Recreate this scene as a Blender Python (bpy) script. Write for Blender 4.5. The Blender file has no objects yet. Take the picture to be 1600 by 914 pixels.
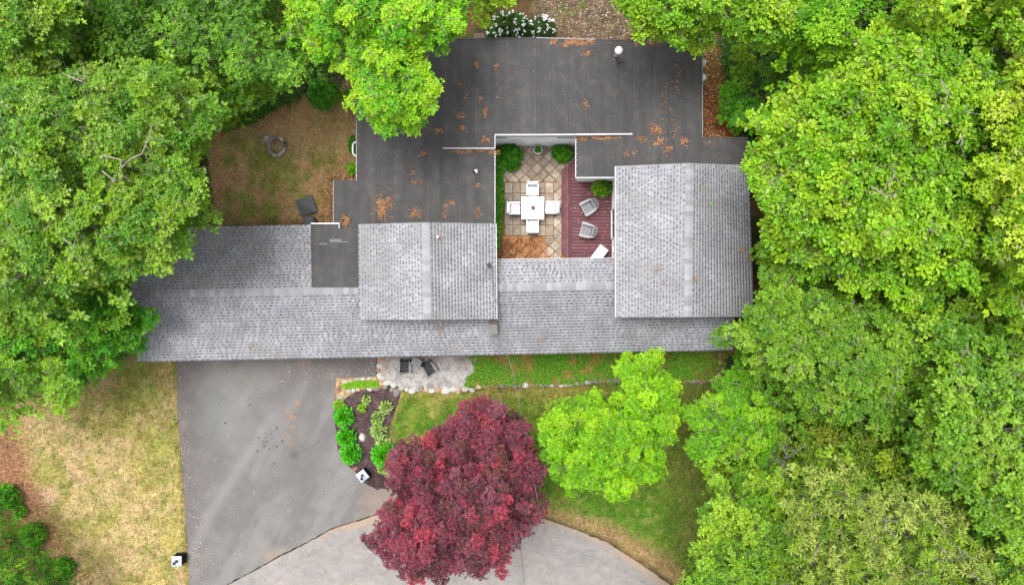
import bpy, math, random
import numpy as np
from mathutils import Vector, Matrix
from mathutils.geometry import delaunay_2d_cdt
random.seed(7)
rng = np.random.default_rng(11)
sc = bpy.context.scene
COL = sc.collection
R = math.radians

# ------------------------------------------------------------------ camera, sky, sun, exposure
H, F = 31.0, 1067.0            # camera height (m) and focal length in pixels of the 1600 px wide photograph
cam_d = bpy.data.cameras.new('camera'); cam_d.lens = 24.0; cam_d.sensor_width = 36.0
cam_d.clip_start = 0.5; cam_d.clip_end = 1500
cam = bpy.data.objects.new('camera', cam_d); COL.objects.link(cam)
cam.location = (0, 0, H); cam.rotation_euler = (0, 0, 0); sc.camera = cam

world = bpy.data.worlds.new('World'); sc.world = world; world.use_nodes = True
wn = world.node_tree.nodes; wl = world.node_tree.links
for n in list(wn): wn.remove(n)
sky = wn.new('ShaderNodeTexSky'); sky.sky_type = 'NISHITA'; sky.sun_disc = False
sky.sun_elevation = R(72); sky.sun_rotation = R(315); sky.dust_density = 4.0; sky.air_density = 1.0
hs = wn.new('ShaderNodeHueSaturation'); hs.inputs['Saturation'].default_value = 0.12
bg = wn.new('ShaderNodeBackground'); bg.inputs['Strength'].default_value = 0.15
wo = wn.new('ShaderNodeOutputWorld')
wl.new(sky.outputs[0], hs.inputs['Color']); wl.new(hs.outputs[0], bg.inputs['Color']); wl.new(bg.outputs[0], wo.inputs['Surface'])

sun_d = bpy.data.lights.new('sun', 'SUN'); sun_d.energy = 1.3; sun_d.angle = R(30); sun_d.color = (1.0, 0.965, 0.91)
sun = bpy.data.objects.new('sun', sun_d); COL.objects.link(sun); sun.location = (-20, 20, 60)
el, az = R(72), R(315)
sd_ = Vector((math.sin(az) * math.cos(el), math.cos(az) * math.cos(el), math.sin(el)))
sun.rotation_euler = (-sd_).to_track_quat('-Z', 'Y').to_euler()

sc.view_settings.view_transform = 'Standard'; sc.view_settings.look = 'None'
sc.view_settings.gamma = 1.0; sc.view_settings.exposure = 2.15
GAIN = 3.0                      # display value of a horizontal surface = albedo * GAIN

# ------------------------------------------------------------------ helpers
def P(px, py, z=0.0):
    k = (H - z) / F
    return ((px - 800.0) * k, (457.0 - py) * k, z)
def lin(v):
    v = v / 255.0
    return v / 12.92 if v <= 0.04045 else ((v + 0.055) / 1.055) ** 2.4
def C(r, g, b, k=1.0):          # base colour from an 8-bit colour seen in the photograph's open light
    return np.array([lin(r), lin(g), lin(b)]) * k / GAIN

def vnoise(x, y, scale, seed=0):
    r = np.random.default_rng(seed); L = r.random((256, 256))
    x = np.asarray(x, float) / scale + 1000.37; y = np.asarray(y, float) / scale + 1000.71
    xi = np.floor(x).astype(int); yi = np.floor(y).astype(int); fx = x - xi; fy = y - yi
    fx = fx * fx * (3 - 2 * fx); fy = fy * fy * (3 - 2 * fy)
    a = L[xi % 256, yi % 256]; b = L[(xi + 1) % 256, yi % 256]; c = L[xi % 256, (yi + 1) % 256]; d = L[(xi + 1) % 256, (yi + 1) % 256]
    return (a * (1 - fx) + b * fx) * (1 - fy) + (c * (1 - fx) + d * fx) * fy
def fbm(x, y, scale, seed=0, o=4):
    s = 0; a = 1; t = 0
    for i in range(o):
        s = s + a * vnoise(x, y, scale / 2 ** i, seed * 17 + i); t += a; a *= 0.55
    return s / t
def sst(a, b, x):
    t = np.clip((x - a) / (b - a), 0, 1); return t * t * (3 - 2 * t)
def sdist(poly, px, py):        # + inside
    px = np.asarray(px, float); py = np.asarray(py, float)
    inside = np.zeros(px.shape, bool); dm = np.full(px.shape, 1e9); n = len(poly)
    for i in range(n):
        x1, y1 = poly[i]; x2, y2 = poly[(i + 1) % n]
        dx, dy = x2 - x1, y2 - y1
        t = np.clip(((px - x1) * dx + (py - y1) * dy) / (dx * dx + dy * dy + 1e-9), 0, 1)
        dm = np.minimum(dm, np.hypot(px - x1 - t * dx, py - y1 - t * dy))
        c = ((y1 > py) != (y2 > py)) & (px < (x2 - x1) * (py - y1) / ((y2 - y1) if y2 != y1 else 1e-9) + x1)
        inside ^= c
    return np.where(inside, dm, -dm)

def link(o, parent=None):
    COL.objects.link(o)
    if parent is not None: o.parent = parent
    return o
def tag(o, label=None, cat=None, group=None, kind=None):
    if label: o['label'] = label
    if cat: o['category'] = cat
    if group: o['group'] = group
    if kind: o['kind'] = kind
    return o
def empty(name, loc=(0, 0, 0), rz=0.0, label=None, cat=None, group=None):
    o = bpy.data.objects.new(name, None); o.location = loc; o.rotation_euler = (0, 0, rz); o.empty_display_size = 0.2
    link(o); return tag(o, label, cat, group)
def npmesh(name, V, Fc, mat, parent=None, col=None, smooth=False):
    """V (N,3); Fc (M,k) uniform polygons; col (N,3) point colours"""
    V = np.asarray(V, np.float32); Fc = np.asarray(Fc, np.int32); k = Fc.shape[1]
    me = bpy.data.meshes.new(name)
    me.vertices.add(len(V)); me.vertices.foreach_set('co', V.ravel())
    me.loops.add(Fc.size); me.loops.foreach_set('vertex_index', Fc.ravel())
    me.polygons.add(len(Fc)); me.polygons.foreach_set('loop_start', np.arange(0, Fc.size, k, dtype=np.int32))
    me.polygons.foreach_set('loop_total', np.full(len(Fc), k, np.int32))
    if smooth: me.polygons.foreach_set('use_smooth', np.ones(len(Fc), bool))
    if col is not None:
        a = me.color_attributes.new('col', 'FLOAT_COLOR', 'POINT')
        c4 = np.ones((len(V), 4), np.float32); c4[:, :3] = col; a.data.foreach_set('color', c4.ravel())
    me.update(calc_edges=True); me.materials.append(mat)
    o = bpy.data.objects.new(name, me); return link(o, parent)
def pymesh(name, V, Fc, mat, parent=None, smooth=False):
    me = bpy.data.meshes.new(name); me.from_pydata([tuple(v) for v in V], [], [tuple(f) for f in Fc]); me.update()
    if smooth:
        for p in me.polygons: p.use_smooth = True
    me.materials.append(mat); return link(bpy.data.objects.new(name, me), parent)
def inst(name, me, parent=None, loc=(0, 0, 0), rot=(0, 0, 0), scale=(1, 1, 1)):
    o = bpy.data.objects.new(name, me); o.location = loc; o.rotation_euler = rot; o.scale = scale; return link(o, parent)

BOXF = [(0, 3, 2, 1), (4, 5, 6, 7), (0, 1, 5, 4), (1, 2, 6, 5), (2, 3, 7, 6), (3, 0, 4, 7)]
class MB:
    def __init__(s): s.v = []; s.f = []
    def add(s, V, Fc):
        n = len(s.v); s.v += [tuple(v) for v in V]; s.f += [tuple(i + n for i in f) for f in Fc]; return s
    def box(s, c, d, rz=0.0, m=None):
        hx, hy, hz = d[0] / 2, d[1] / 2, d[2] / 2
        V = [Vector(p) for p in ((-hx, -hy, -hz), (hx, -hy, -hz), (hx, hy, -hz), (-hx, hy, -hz), (-hx, -hy, hz), (hx, -hy, hz), (hx, hy, hz), (-hx, hy, hz))]
        M = Matrix.Rotation(rz, 3, 'Z') if m is None else m
        return s.add([M @ v + Vector(c) for v in V], BOXF)
    def prism(s, top, bot):      # two matching rings, counter-clockwise seen from above
        n = len(top); V = list(bot) + list(top)
        Fc = [tuple(range(n - 1, -1, -1)), tuple(range(n, 2 * n))] + [(i, (i + 1) % n, n + (i + 1) % n, n + i) for i in range(n)]
        return s.add(V, Fc)
    def tube(s, pts, rads, n=8, cap=True):
        pts = [Vector(p) for p in pts]; b = len(s.v); m = len(pts)
        for i, p in enumerate(pts):
            t = (pts[min(i + 1, m - 1)] - pts[max(i - 1, 0)]); t = t.normalized() if t.length > 1e-9 else Vector((0, 0, 1))
            a = t.cross(Vector((0, 0, 1)) if abs(t.z) < 0.9 else Vector((1, 0, 0))).normalized(); c = t.cross(a)
            for j in range(n):
                w = 2 * math.pi * j / n; s.v.append(tuple(p + (a * math.cos(w) + c * math.sin(w)) * rads[i]))
        for i in range(m - 1):
            for j in range(n):
                k = (j + 1) % n; s.f.append((b + i * n + j, b + i * n + k, b + (i + 1) * n + k, b + (i + 1) * n + j))
        if cap:
            s.f.append(tuple(b + j for j in range(n - 1, -1, -1))); s.f.append(tuple(b + (m - 1) * n + j for j in range(n)))
        return s
    def lathe(s, c, prof, n=16):
        b = len(s.v); m = len(prof)
        for r, z in prof:
            for j in range(n):
                w = 2 * math.pi * j / n; s.v.append((c[0] + r * math.cos(w), c[1] + r * math.sin(w), c[2] + z))
        for i in range(m - 1):
            for j in range(n):
                k = (j + 1) % n; s.f.append((b + i * n + j, b + i * n + k, b + (i + 1) * n + k, b + (i + 1) * n + j))
        s.f.append(tuple(b + j for j in range(n - 1, -1, -1))); s.f.append(tuple(b + (m - 1) * n + j for j in range(n)))
        return s
    def build(s, name, mat, parent=None, smooth=False): return pymesh(name, s.v, s.f, mat, parent, smooth)
    def mesh(s, name, mat):
        me = bpy.data.meshes.new(name); me.from_pydata(s.v, [], s.f); me.update(); me.materials.append(mat); return me
def ccw(p):
    a = sum(p[i][0] * p[(i + 1) % len(p)][1] - p[(i + 1) % len(p)][0] * p[i][1] for i in range(len(p)))
    return p if a > 0 else p[::-1]
def slab(pts, th): # pts world 3D top ring
    pts = ccw([tuple(p) for p in pts]); return MB().prism(pts, [(x, y, z - th) for x, y, z in pts])
def clip(poly, a, b, c):          # keep a*x+b*y<=c
    out = []
    for i in range(len(poly)):
        p, q = poly[i], poly[(i + 1) % len(poly)]; dp = a * p[0] + b * p[1] - c; dq = a * q[0] + b * q[1] - c
        if dp <= 0: out.append(p)
        if (dp < 0 < dq) or (dq < 0 < dp):
            t = dp / (dp - dq); out.append((p[0] + t * (q[0] - p[0]), p[1] + t * (q[1] - p[1])))
    return out
def cliprect(poly, x0, y0, x1, y1):
    for a, b, c in ((-1, 0, -x0), (1, 0, x1), (0, -1, -y0), (0, 1, y1)):
        if len(poly) < 3: return []
        poly = clip(poly, a, b, c)
    if len(poly) < 3: return []
    ar = abs(sum(poly[i][0] * poly[(i + 1) % len(poly)][1] - poly[(i + 1) % len(poly)][0] * poly[i][1] for i in range(len(poly)))) / 2
    return poly if ar > 8 else []

# ------------------------------------------------------------------ materials
def mat(name, col=(0.5, 0.5, 0.5), rough=0.7, var=0.15, scale=8.0, bump=0.0, bscale=60.0, attr=False, rnd=0.0, metal=0.0, spec=0.4,
        fine=0.0, fscale=90.0, streak=None, dirt=None, dscale=1.5, damt=0.0):
    m = bpy.data.materials.new(name); m.use_nodes = True; N = m.node_tree.nodes; L = m.node_tree.links
    b = N['Principled BSDF']; b.inputs['Roughness'].default_value = rough; b.inputs['Metallic'].default_value = metal
    b.inputs['Specular IOR Level'].default_value = spec
    geo = N.new('ShaderNodeNewGeometry')
    def noise(sc_, det=4):
        n = N.new('ShaderNodeTexNoise'); n.inputs['Scale'].default_value = sc_; n.inputs['Detail'].default_value = det
        n.inputs['Roughness'].default_value = 0.6; L.new(geo.outputs['Position'], n.inputs['Vector']); return n
    if attr:
        a = N.new('ShaderNodeAttribute'); a.attribute_name = 'col'; cur = a.outputs['Color']
    else:
        r_ = N.new('ShaderNodeRGB'); r_.outputs[0].default_value = (*[float(x) for x in col], 1); cur = r_.outputs[0]
    def scalemul(cur, src, lo, hi, i0=0.3, i1=0.7):
        mr = N.new('ShaderNodeMapRange'); mr.inputs['From Min'].default_value = i0; mr.inputs['From Max'].default_value = i1
        mr.inputs['To Min'].default_value = lo; mr.inputs['To Max'].default_value = hi; L.new(src, mr.inputs['Value'])
        v = N.new('ShaderNodeVectorMath'); v.operation = 'SCALE'; L.new(cur, v.inputs[0]); L.new(mr.outputs[0], v.inputs['Scale']); return v.outputs[0]
    if dirt is not None:
        n = noise(dscale, 6); mr = N.new('ShaderNodeMapRange'); mr.inputs['From Min'].default_value = 0.48; mr.inputs['From Max'].default_value = 0.7
        mr.inputs['To Max'].default_value = damt; L.new(n.outputs['Fac'], mr.inputs['Value'])
        mx = N.new('ShaderNodeMix'); mx.data_type = 'RGBA'; L.new(mr.outputs[0], mx.inputs[0]); L.new(cur, mx.inputs[6]); mx.inputs[7].default_value = (*[float(x) for x in dirt], 1)
        cur = mx.outputs[2]
    if var: cur = scalemul(cur, noise(scale).outputs['Fac'], 1 - var, 1 + var)
    if streak:
        mp = N.new('ShaderNodeMapping'); mp.inputs['Scale'].default_value = streak[:3]; L.new(geo.outputs['Position'], mp.inputs['Vector'])
        ns = N.new('ShaderNodeTexNoise'); ns.inputs['Scale'].default_value = 1.0; ns.inputs['Detail'].default_value = 5; L.new(mp.outputs[0], ns.inputs['Vector'])
        cur = scalemul(cur, ns.outputs['Fac'], 1 - streak[3], 1 + streak[3])
    if fine: cur = scalemul(cur, noise(fscale, 2).outputs['Fac'], 1 - fine, 1 + fine)
    if rnd:
        oi = N.new('ShaderNodeObjectInfo'); cur = scalemul(cur, oi.outputs['Random'], 1 - rnd, 1 + rnd, 0, 1)
    L.new(cur, b.inputs['Base Color'])
    if bump:
        bp = N.new('ShaderNodeBump'); bp.inputs['Strength'].default_value = bump; bp.inputs['Distance'].default_value = 0.02
        L.new(noise(bscale, 3).outputs['Fac'], bp.inputs['Height']); L.new(bp.outputs[0], b.inputs['Normal'])
    return m
def leafmat(name, trans=0.35, rough=0.5, tb=1.3):
    m = bpy.data.materials.new(name); m.use_nodes = True; N = m.node_tree.nodes; L = m.node_tree.links
    b = N['Principled BSDF']; b.inputs['Roughness'].default_value = rough; b.inputs['Specular IOR Level'].default_value = 0.22
    a = N.new('ShaderNodeAttribute'); a.attribute_name = 'col'; L.new(a.outputs['Color'], b.inputs['Base Color'])
    t = N.new('ShaderNodeBsdfTranslucent'); v = N.new('ShaderNodeVectorMath'); v.operation = 'MULTIPLY'; v.inputs[1].default_value = (tb, tb, 0.55)
    L.new(a.outputs['Color'], v.inputs[0]); L.new(v.outputs[0], t.inputs['Color'])
    mx = N.new('ShaderNodeMixShader'); mx.inputs[0].default_value = trans
    L.new(b.outputs[0], mx.inputs[1]); L.new(t.outputs[0], mx.inputs[2]); L.new(mx.outputs[0], N['Material Output'].inputs['Surface'])
    return m
M = {}
M['ground'] = mat('ground_soil_and_grass', attr=True, rough=0.95, var=0.16, scale=3.0, fine=0.38, fscale=26, bump=0.6, bscale=30, spec=0.1)
M['asphalt'] = mat('asphalt', attr=True, rough=0.9, var=0.08, scale=1.3, fine=0.22, fscale=38, bump=0.25, bscale=120, spec=0.2)
M['mulch'] = mat('mulch', attr=True, rough=0.95, var=0.2, scale=10, fine=0.4, fscale=45, bump=0.6, bscale=60, spec=0.1)
M['scatter'] = mat('loose_scatter', attr=True, rough=0.85, var=0.0, spec=0.2)
M['grass'] = leafmat('grass_blades', 0.25, 0.6)
M['leaf'] = leafmat('leaves', 0.44, 0.5)
M['leafmat2'] = leafmat('leaves_soft', 0.30, 0.6)
M['bark'] = mat('bark', C(150, 140, 130), 0.9, 0.3, 6, 0.5, 30)
M['bark_dark'] = mat('bark_dark', C(105, 88, 78), 0.9, 0.3, 6, 0.5, 30)
M['shingle'] = mat('asphalt_shingle', attr=True, rough=0.92, var=0.08, scale=1.2, fine=0.12, fscale=70, spec=0.2, dirt=C(142, 136, 132), dscale=0.7, damt=0.5, streak=(1.2, 1.2, 1, .12))
M['ridge'] = mat('ridge_cap_shingle', C(160, 160, 165), 0.9, 0.08, 2, rnd=0.2, fine=0.1, fscale=70, spec=0.2)
M['membrane'] = mat('roof_membrane', C(66, 65, 66), 0.8, 0.14, 0.8, rnd=0.07, fine=0.14, fscale=30, dirt=C(96, 91, 88), dscale=2.6, damt=0.5, spec=0.3, streak=(3.5, .35, 1, .2))
M['membrane_edge'] = mat('membrane_seam', C(58, 57, 58), 0.8, 0.1, 3)
M['streak'] = mat('pale_dried_puddle', C(118, 118, 120), 0.8, 0.2, 5)
M['white'] = mat('white_paint', C(214, 214, 216), 0.6, 0.06, 3, dirt=C(170, 165, 155), dscale=2.5, damt=0.5)
M['white_pl'] = mat('white_plastic', (0.34, 0.34, 0.35), 0.45, 0.03, 5)
M['cushion'] = mat('white_cushion', (0.37, 0.37, 0.385), 0.85, 0.05, 9, 0.3, 40)
M['siding'] = mat('white_siding', (0.62, 0.62, 0.64), 0.7, 0.08, 2, dirt=C(175, 172, 165), dscale=1.0, damt=0.6)
M['table'] = mat('white_table_top', (0.5, 0.5, 0.51), 0.5, 0.04, 5)
M['edge'] = mat('grey_metal_edge', C(150, 150, 150), 0.6, 0.15, 6)
M['glass'] = mat('window_glass', (0.03, 0.035, 0.04), 0.08, 0, spec=0.7)
M['deckb'] = mat('deck_board', C(128, 80, 86), 0.7, 0.16, 6, rnd=0.2, spec=0.12, fine=0.1, fscale=50, dirt=C(146, 108, 112), dscale=3, damt=0.35)
M['deckgap'] = mat('deck_frame', C(30, 18, 20), 0.9, 0.1, 4)
M['paver'] = mat('concrete_paver', C(184, 170, 154), 0.9, 0.2, 3, rnd=0.28, fine=0.12, fscale=60, dirt=C(140, 116, 92), dscale=2.3, damt=0.7, bump=0.2)
M['paver_leafy'] = mat('stained_paver', C(196, 142, 98), 0.9, 0.25, 4, rnd=0.25, fine=0.15, fscale=60, dirt=C(150, 84, 36), dscale=3, damt=1.0, bump=0.2)
M['joint'] = mat('joint_sand', C(150, 106, 50), 0.95, 0.25, 5, fine=0.3, fscale=60, dirt=C(70, 84, 30), dscale=2, damt=0.7)
M['gchair'] = mat('grey_plastic_wood', C(170, 171, 176), 0.6, 0.08, 12, spec=0.4)
M['gchair_d'] = mat('dark_grey_plastic_wood', C(88, 89, 93), 0.6, 0.08, 12)
M['bchair'] = mat('black_plastic_wood', C(44, 44, 48), 0.7, 0.1, 12, spec=0.15)
M['bchair_l'] = mat('grey_armrest', C(120, 122, 128), 0.6, 0.1, 12)
M['black'] = mat('black_paint', (0.006, 0.006, 0.0065), 0.7, 0.1, 8, spec=0.12)
M['steel'] = mat('pale_metal', C(190, 200, 210), 0.45, 0.06, 8, metal=0.2)
M['galv'] = mat('galvanised_metal', C(215, 215, 218), 0.35, 0.05, 8, metal=0.3)
M['darkmetal'] = mat('dark_flashing', C(60, 60, 62), 0.7, 0.1, 8)
M['redpaint'] = mat('rust_red_band', C(130, 50, 60), 0.6, 0.1, 8)
M['stone'] = mat('field_stone', C(190, 184, 176), 0.9, 0.2, 7, 0.5, 30, rnd=0.22, fine=0.15, fscale=60)
M['stone_w'] = mat('white_stone', C(204, 200, 194), 0.85, 0.12, 7, 0.4, 30, rnd=0.1)
M['stone_t'] = mat('tan_stone', C(205, 170, 130), 0.9, 0.2, 7, 0.5, 30, rnd=0.2)
M['stone_b'] = mat('brown_stone', C(150, 112, 92), 0.9, 0.25, 7, 0.5, 30, rnd=0.2)
M['stone_g'] = mat('grey_stone', C(140, 132, 128), 0.9, 0.2, 7, 0.5, 30, rnd=0.2)
M['cover'] = mat('grey_cover', C(78, 84, 84), 0.7, 0.15, 6)
M['cover_rib'] = mat('grey_cover_rib', C(108, 114, 112), 0.7, 0.1, 6)
M['wood'] = mat('weathered_wood', C(100, 82, 76), 0.85, 0.2, 9)
M['brick'] = mat('brown_cap', C(115, 92, 84), 0.85, 0.15, 9)
M['ventbox'] = mat('grey_vent_box', C(108, 106, 104), 0.7, 0.15, 6)
M['cable'] = mat('cable', C(120, 120, 118), 0.6, 0.1, 3)
M['cable_d'] = mat('dark_cable', C(50, 50, 50), 0.6, 0.1, 3)
M['flower'] = mat('white_blossom', (0.42, 0.41, 0.43), 0.7, 0.1, 30)
M['red'] = mat('red_candle', C(190, 40, 70), 0.5, 0.1, 30)
M['runner'] = mat('pale_table_runner', C(222, 222, 226), 0.9, 0.12, 30)
M['road_dark'] = mat('old_crack_filler', C(128, 124, 124), 0.9, 0.2, 8)
M['oil'] = mat('oil_spot', C(44, 44, 48), 0.6, 0.2, 8)
# ------------------------------------------------------------------ outlines on the ground (photograph pixels at z = 0)
DRIVE = [(276, 540), (275, 565), (278, 640), (282, 700), (288, 780), (292, 840), (296, 900), (297, 960), (340, 935), (356, 912), (400, 888), (440, 866), (480, 846), (520, 824),
         (560, 812), (600, 798), (640, 790), (640, 770), (604, 764), (585, 760), (566, 748), (545, 722), (532, 700), (526, 660), (522, 620), (524, 591), (560, 590), (588, 588), (588, 540)]
ROAD = [(297, 990), (340, 938), (356, 914), (400, 890), (440, 868), (480, 848), (520, 826), (560, 814), (600, 800), (640, 792), (720, 798), (790, 802), (850, 810), (900, 828), (950, 848), (1000, 880), (1045, 912), (1120, 990)]
BED = [(540, 622), (560, 609), (590, 607), (626, 612), (622, 630), (612, 655), (604, 672), (603, 695), (612, 720), (616, 742), (606, 758), (590, 765), (572, 756), (556, 738), (538, 722), (527, 700), (524, 660), (528, 636)]
GRAVEL = [(590, 540), (728, 540), (745, 560), (740, 580), (726, 600), (716, 611), (690, 613), (650, 611), (628, 604), (600, 599), (590, 590)]
BANK = [(722, 540), (1160, 538), (1134, 560), (1130, 596), (1060, 598), (950, 600), (860, 602), (760, 604), (726, 606), (727, 590), (742, 580), (735, 560)]
LAWN_C = [(622, 612), (720, 612), (860, 604), (960, 600), (1130, 598), (1180, 560), (1180, 800), (1060, 914), (1045, 905), (1000, 874), (950, 842), (900, 824), (850, 806), (790, 798), (640, 790), (606, 764), (620, 745), (606, 690), (610, 660)]
YARD = [(320, 400), (330, 300), (325, 205), (370, 195), (420, 170), (460, 150), (520, 130), (570, 120), (570, 370)]
LAWN_L = [(-300, 640), (0, 640), (60, 600), (150, 560), (210, 530), (276, 540), (275, 565), (278, 640), (282, 700), (288, 780), (292, 840), (296, 900), (298, 1100), (110, 1100), (110, 905), (70, 850), (20, 800), (5, 760), (-300, 700)]
TOPYARD = [(830, -60), (1000, -60), (985, 70), (840, 70)]
EAST = [(1096, 60), (1150, 70), (1150, 240), (1096, 240)]

def mix(a, b, t): return a * (1 - t[..., None]) + b * t[..., None]
def ground_col(px, py):
    n1 = fbm(px, py, 60, 1); n2 = fbm(px, py, 18, 2); n3 = fbm(px, py, 7, 3, 2); n4 = fbm(px, py, 130, 4, 2)
    c = np.zeros(px.shape + (3,)) + C(62, 66, 34)
    c = mix(c, C(98, 72, 48), sst(0.45, 0.6, n2))
    edge = (n2 - 0.5) * 26
    # back yard: leaf-strewn, mossy
    y = mix(np.zeros_like(c) + C(232, 186, 146), C(168, 174, 80), sst(0.47, 0.6, n1 * 0.6 + n2 * 0.4) * sst(150, 260, py) * sst(560, 500, px))
    y = mix(y, C(200, 178, 128), sst(0.5, 0.65, n3) * 0.5)
    y = mix(y, C(150, 84, 44), sst(480, 530, px + edge) * sst(230, 300, py + edge) * 0.85)
    y = mix(y, C(84, 88, 40), sst(336, 354, py + edge * .5) * 0.6)
    y = mix(y, C(176, 168, 162), sst(16, 4, np.hypot(px - 432, (py - 228))) * 0.4 + sst(12, 3, np.hypot(px - 414, py - 216)) * 0.9)
    c = mix(c, y, sst(-6, 6, sdist(YARD, px, py) + edge))
    # left lawn: dry straw with green
    l = mix(np.zeros_like(c) + C(196, 172, 124), C(170, 158, 92), sst(0.44, 0.62, n1 * .5 + n2 * .5))
    l = mix(l, C(138, 138, 66), sst(0.54, 0.68, fbm(px, py, 10, 12, 3)) * .65)
    l = mix(l, C(205, 168, 140), sst(0.50, 0.70, fbm(px, py, 45, 9)) * sst(240, 100, px) * 0.8)
    l = mix(l, C(135, 165, 45), sst(0.46, 0.60, fbm(px, py, 38, 6)) * sst(150, 270, px) * sst(800, 620, py) * 0.6)
    l = mix(l, C(208, 184, 110), sst(0.50, 0.66, fbm(px, py, 28, 8)) * sst(170, 250, px) * sst(640, 740, py) * 0.45)
    l = mix(l, C(158, 112, 84), sst(60, 8, px + edge * 1.3 - (py - 700) * 0.35 * (py > 700)) * 0.9)
    l = mix(l, C(178, 122, 92), sst(7, 0, 281 + (py - 600) * 0.06 - px) * 0.7 * (py > 560))
    c = mix(c, l, sst(-10, 10, sdist(LAWN_L, px, py) + edge * .5))
    # centre lawn
    g = mix(np.zeros_like(c) + C(112, 136, 40), C(166, 156, 84), sst(0.50, 0.66, n1 * .4 + n2 * .6) * (0.45 + 0.55 * sst(900, 720, px)))
    g = mix(g, C(84, 128, 24), sst(0.46, 0.60, fbm(px, py, 50, 5)) * 0.7)
    g = mix(g, C(160, 152, 84), sst(0.56, 0.7, fbm(px, py, 9, 13, 3)) * .6)
    g = mix(g, C(168, 140, 82), sst(640, 606, py + edge * .7) * sst(1020, 880, px) * 0.65)
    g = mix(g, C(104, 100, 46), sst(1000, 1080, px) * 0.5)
    g = mix(g, C(190, 162, 118), sst(14, 2, sdist([(622, 612), (606, 660), (604, 700), (622, 745), (606, 764), (640, 790), (560, 760), (560, 600)], px, py) * -1 + edge * .3) * 0.8)
    dr = -sdist(ROAD, px, py)
    g = mix(g, C(176, 138, 104), sst(34, 8, dr + edge * .6 - sst(800, 960, px) * 16 + 8) * 0.9)
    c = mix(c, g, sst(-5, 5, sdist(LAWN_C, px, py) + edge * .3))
    c = mix(c, C(190, 160, 122), sst(-3, 3, sdist([(522, 588), (594, 588), (594, 612), (560, 612), (538, 624), (526, 640), (522, 620)], px, py)))
    # top yard, east strip, bank, courtyard soil
    t = mix(np.zeros_like(c) + C(146, 122, 100), C(108, 92, 78), sst(0.45, 0.6, n3)); t = mix(t, C(120, 124, 66), sst(0.5, 0.62, n2) * sst(45, 10, py) * 0.8)
    c = mix(c, t, sst(-6, 6, sdist(TOPYARD, px, py) + edge))
    e = mix(np.zeros_like(c) + C(112, 92, 56), C(164, 86, 42), sst(110, 175, py + edge)); e = mix(e, C(92, 104, 46), sst(0.5, 0.62, n2) * sst(180, 130, py) * 0.8)
    c = mix(c, e, sst(-8, 8, sdist(EAST, px, py) + edge))
    b = mix(np.zeros_like(c) + C(112, 130, 50), C(160, 116, 74), sst(0.48, 0.62, n2))
    c = mix(c, b, sst(-2, 2, sdist(BANK, px, py)))
    fr = sst(262, 272, px) * sst(552, 560, py) * sst(576, 570, py) * sst(420, 300, px)
    c = mix(c, C(150, 140, 50), fr * 0.7)
    crt = (px > 740) & (px < 990) & (py > 200) & (py < 420)
    c = np.where(crt[..., None], mix(np.zeros_like(c) + C(140, 84, 42), C(176, 112, 58), sst(0.45, 0.6, n3)), c)
    return c * (0.72 + 0.56 * n3)[..., None]

step = 0.17; gx = np.arange(-30, 30.01, step); gy = np.arange(-19, 19.01, step)
GX, GY = np.meshgrid(gx, gy); pxg = 800 + GX * F / H; pyg = 457 - GY * F / H
nx, ny = len(gx), len(gy)
hgt = (fbm(GX, GY, 1.6, 41) - 0.5) * 0.03
flat = (sdist(DRIVE, pxg, pyg) > -6) | (sdist(ROAD, pxg, pyg) > -6) | (sdist(GRAVEL, pxg, pyg) > -6) | (sdist(BED, pxg, pyg) > -4)
hgt = np.where(flat, -0.012, hgt - 0.005)
V = np.stack([GX.ravel(), GY.ravel(), hgt.ravel()], 1)
I = np.arange(nx * ny).reshape(ny, nx)
Q = np.stack([I[:-1, :-1].ravel(), I[:-1, 1:].ravel(), I[1:, 1:].ravel(), I[1:, :-1].ravel()], 1)
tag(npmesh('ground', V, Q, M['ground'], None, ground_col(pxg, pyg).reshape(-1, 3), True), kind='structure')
M['far'] = mat('forest_floor', C(70, 72, 38), 0.95, 0.4, 0.4, fine=0.3, fscale=8)
tag(MB().box((0, 0, -0.35), (900, 900, 0.5)).build('far_ground', M['far']), kind='structure')

def sheet(name, poly, z, sp, mt, colf, kind='structure', jit=0.6, seed=5, parent=None):
    """a sheet over an outline given in photograph pixels, triangulated with inner points for its colours"""
    r = np.random.default_rng(seed); ring = []
    for i in range(len(poly)):
        a, b = poly[i], poly[(i + 1) % len(poly)]; n = max(1, int(math.hypot(b[0] - a[0], b[1] - a[1]) / (sp * 1.2)))
        for k in range(n):
            t = k / n; ring.append((a[0] + (b[0] - a[0]) * t + r.uniform(-jit, jit), a[1] + (b[1] - a[1]) * t + r.uniform(-jit, jit)))
    xs = [p[0] for p in ring]; ys = [p[1] for p in ring]
    X, Y = np.meshgrid(np.arange(min(xs), max(xs), sp), np.arange(min(ys), max(ys), sp)); X = X.ravel() + r.uniform(-.2, .2, X.size) * sp; Y = Y.ravel() + r.uniform(-.2, .2, Y.size) * sp
    k = sdist(ring, X, Y) > sp * 0.5; pts = ring + list(zip(X[k], Y[k])); n = len(ring)
    vs, es, fs = delaunay_2d_cdt([Vector(p) for p in pts], [(i, (i + 1) % n) for i in range(n)], [], 1, 1e-4)[:3]
    vp = np.array([(v.x, v.y) for v in vs]); W = np.array([P(a, b, z) for a, b in vp])
    F_ = np.array([f for f in fs if len(f) == 3])
    a, b, c = W[F_[:, 0]], W[F_[:, 1]], W[F_[:, 2]]; s = (b[:, 0] - a[:, 0]) * (c[:, 1] - a[:, 1]) - (b[:, 1] - a[:, 1]) * (c[:, 0] - a[:, 0])
    F_[s < 0] = F_[s < 0][:, ::-1]
    o = npmesh(name, W, F_, mt, parent, colf(vp[:, 0], vp[:, 1])); return tag(o, kind=kind)

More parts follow.
